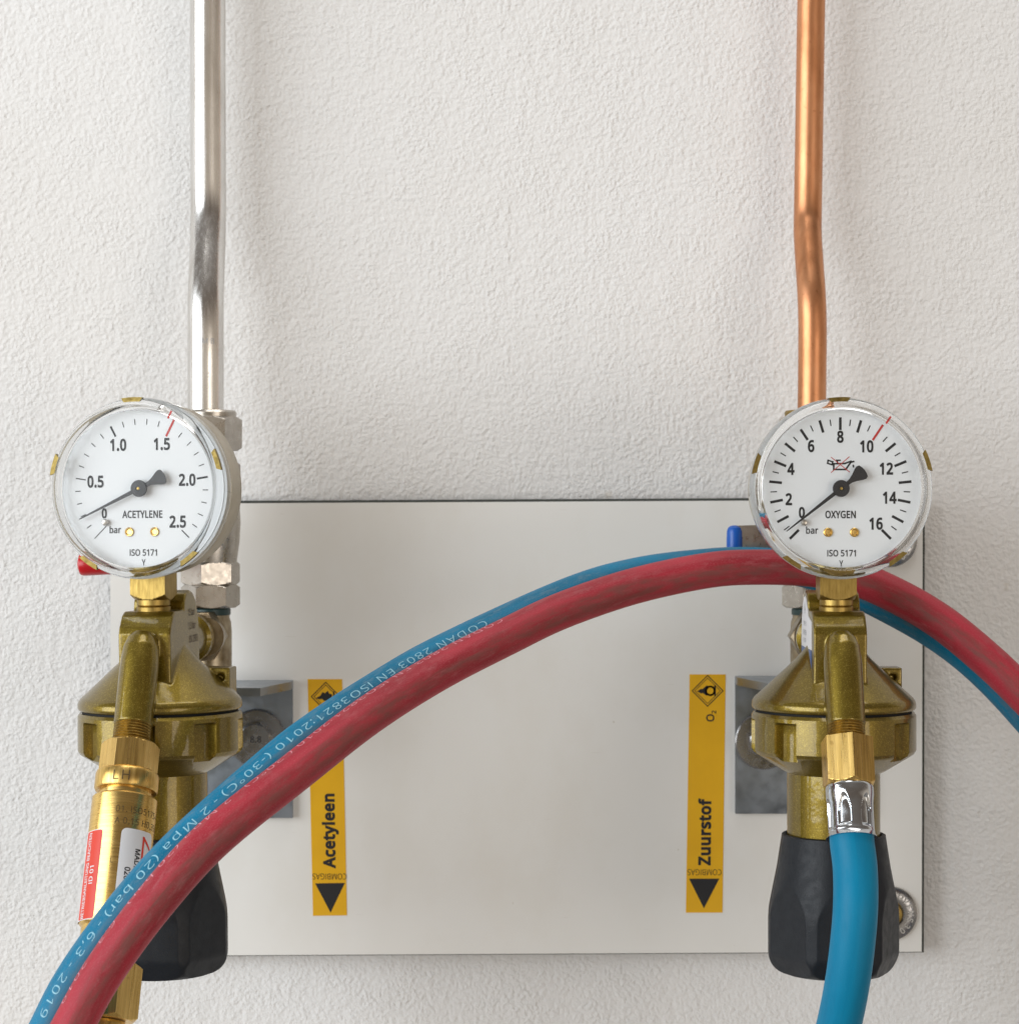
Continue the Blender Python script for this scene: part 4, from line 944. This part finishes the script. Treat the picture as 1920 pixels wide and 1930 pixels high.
b = MB(); b.poly_nut(6, 22.0, -106, -86, I4, R(8)); b.lathe([(8.4, -106.3), (8.6, -107), (8.6, -109.5), (7.2, -110), (6.2, -110.2), (6.2, -140), (5, -140)], I4, 48); b.build('hose_nut', M['brass'], ar)

# ------------------------------------------------------------------ hoses
red_px = [(20, 2620, 228), (48, 2240, 235), (92, 2030, 236), (140, 1930, 235), (200, 1825, 232), (290, 1703, 228), (400, 1582, 221), (566, 1448, 202), (695, 1348, 181), (824, 1267, 160), (953, 1201, 141), (1058, 1151, 125), (1193, 1105, 108),
          (1327, 1076, 95), (1417, 1069, 88), (1529, 1073, 84), (1610, 1090, 85), (1664, 1111, 88), (1738, 1150, 93), (1809, 1200, 98), (1912, 1293, 105), (2020, 1415, 112), (2150, 1620, 120), (2235, 1880, 126), (2280, 2260, 130), (2290, 2620, 130)]
blue_px = [(-40, 2620), (-8, 2240), (40, 2052), (89, 1949), (143, 1845), (228, 1726), (331, 1608), (493, 1461), (588, 1384), (715, 1300), (841, 1228), (1070, 1123), (1201, 1084), (1330, 1067), (1417, 1064), (1500, 1071), (1570, 1092), (1640, 1124), (1755, 1187), (1848, 1258), (1943, 1358), (2040, 1478), (2140, 1650), (2210, 1900), (2250, 2270), (2262, 2620)]
def depth_at(x):
    for a, b_ in zip(red_px, red_px[1:]):
        if a[0] <= x <= b_[0]: return a[2] + (b_[2] - a[2]) * (x - a[0]) / (b_[0] - a[0])
    return red_px[0][2] if x < red_px[0][0] else red_px[-1][2]
rp_ = spline([P(*q) for q in red_px], 640)
bp_ = spline([P(x, y, depth_at(x + 22) - 11.5) for x, y in blue_px], 640)
def hose_obj(name, label, pts, r, mat):
    b = MB(); b.tube(pts, r, 48); o = b.build(name, mat, None, pts[-1]); o.location = pts[-1] * 0.001
    return tag(o, label, 'hose', 'rubber gas hoses')
HR = 7.0
redh = hose_obj('red_hose', 'dusty red rubber gas hose arching across the panel in front of a blue one', rp_, HR, M['redhose'])
blueh = hose_obj('blue_hose', 'blue rubber gas hose with pale printing arching just behind the red hose', bp_, HR, M['bluehose'])
def hose_print(o, pts, r, txt, pxa, pxb, a0, h_, mat):
    fr = frames(pts); L = [0]
    for a, b_ in zip(pts, pts[1:]): L.append(L[-1] + (b_ - a).length)
    def s_at(px):                # arc length where the hose passes above this place on the panel
        for i, p in enumerate(pts):
            if p.x / (K * (1 + p.y / 1000)) + 960 >= px: return L[i]
    sa, sb = s_at(pxa), s_at(pxb)               # start (right) .. end (left)
    vs, fs = text2d(txt, h_, 1.0, -0.004, 'LEFT', 1.16)
    W = max(x for x, y in vs); k = (sa - sb) / W
    def fn(u, v):
        s_ = sa - u * k
        lo, hi = 0, len(L) - 1
        while hi - lo > 1:
            m_ = (lo + hi) // 2
            if L[m_] <= s_: lo = m_
            else: hi = m_
        t = (s_ - L[lo]) / (L[hi] - L[lo])
        p = pts[lo].lerp(pts[hi], t); N = fr[lo][1].lerp(fr[hi][1], t); B = fr[lo][2].lerp(fr[hi][2], t)
        a = R(a0) - v / r
        return p + (N * cos(a) + B * sin(a)) * (r + 0.07)
    b = MB(); b.sheet(vs, fs, fn, 0, 0.7)
    q_ = b.build('hose_print', mat, o, pts[-1], recalc=False)
TXT = 'CODAN 2803 EN ISO3821:2010 (-30\u00b0C) - 2 Mpa (20 bar) - 6,3 - 2019'
hose_print(blueh, bp_, HR, TXT, 906, 100, 30, 2.75, M['blueprint'])
hose_print(redh, rp_, HR, TXT, 950, 150, 70, 2.8, M['pinkprint'])

# oxygen hose hanging from the right outlet
nloc = RR + RR3 @ (e_loc + d_loc * 2.0)
oh = thing('oxygen_hose', 'clean blue hose with chrome ferrule hanging below the oxygen regulator', 'hose', nloc, (R(-TILT), 0, R(FR_)), 'rubber gas hoses')
b = MB(); b.poly_nut(6, 17.2, -17.5, 0, I4, R(-90 + 5), (1, 0)); b.build('union_nut', M['brass'], oh)
b = MB()
def rf(th, z):
    tt = (-z - 17) / 0.92 + 19
    r = 8.75 - 0.45 * box01(tt, 22.5, 42, 5)
    if tt > 38.5: r = 8.3 + min(1, (tt - 38.5) / 2.4) ** 1.6 * 1.0
    u = (th + pi / 2 + R(52)) % (2 * pi / 6) - pi / 6
    r -= 1.0 * box01(u, -R(18), R(18), R(4)) * box01(tt, 24.0 + 9 * abs(u) ** 2 * 8, 37.8, 1.8)
    if tt < 21: r -= (21 - tt) ** 2 * 0.22
    return r
zs = [-17 - i * 0.276 for i in range(74)]
b.lathe_fn(zs, rf, I4, 240); b.build('ferrule', M['chrome'], oh, ang=40)
# hose points are found in the world, then brought into the thing's own space
Mo = Matrix.Translation(nloc) @ Matrix.Rotation(R(FR_), 4, 'Z') @ Matrix.Rotation(R(-TILT), 4, 'X')
st0, st1 = Mo @ V(0, 0, -36.2), Mo @ V(0, 0, -39)
w_ = [st0, st1] + [P(x, y, d_) for x, y, d_ in ((1611, 1640, 172), (1611.5, 1709, 176), (1606, 1778, 176.5), (1597, 1847, 175), (1583, 1920, 171), (1563, 2000, 165), (1541, 2080, 158), (1500, 2260, 146), (1470, 2620, 140))]
Mi = Mo.inverted()
hp = [Mi @ p for p in spline(w_, 160)]
b = MB()
b.tube(hp, 8.0, 48); b.build('hose', M['cleanblue'], oh)
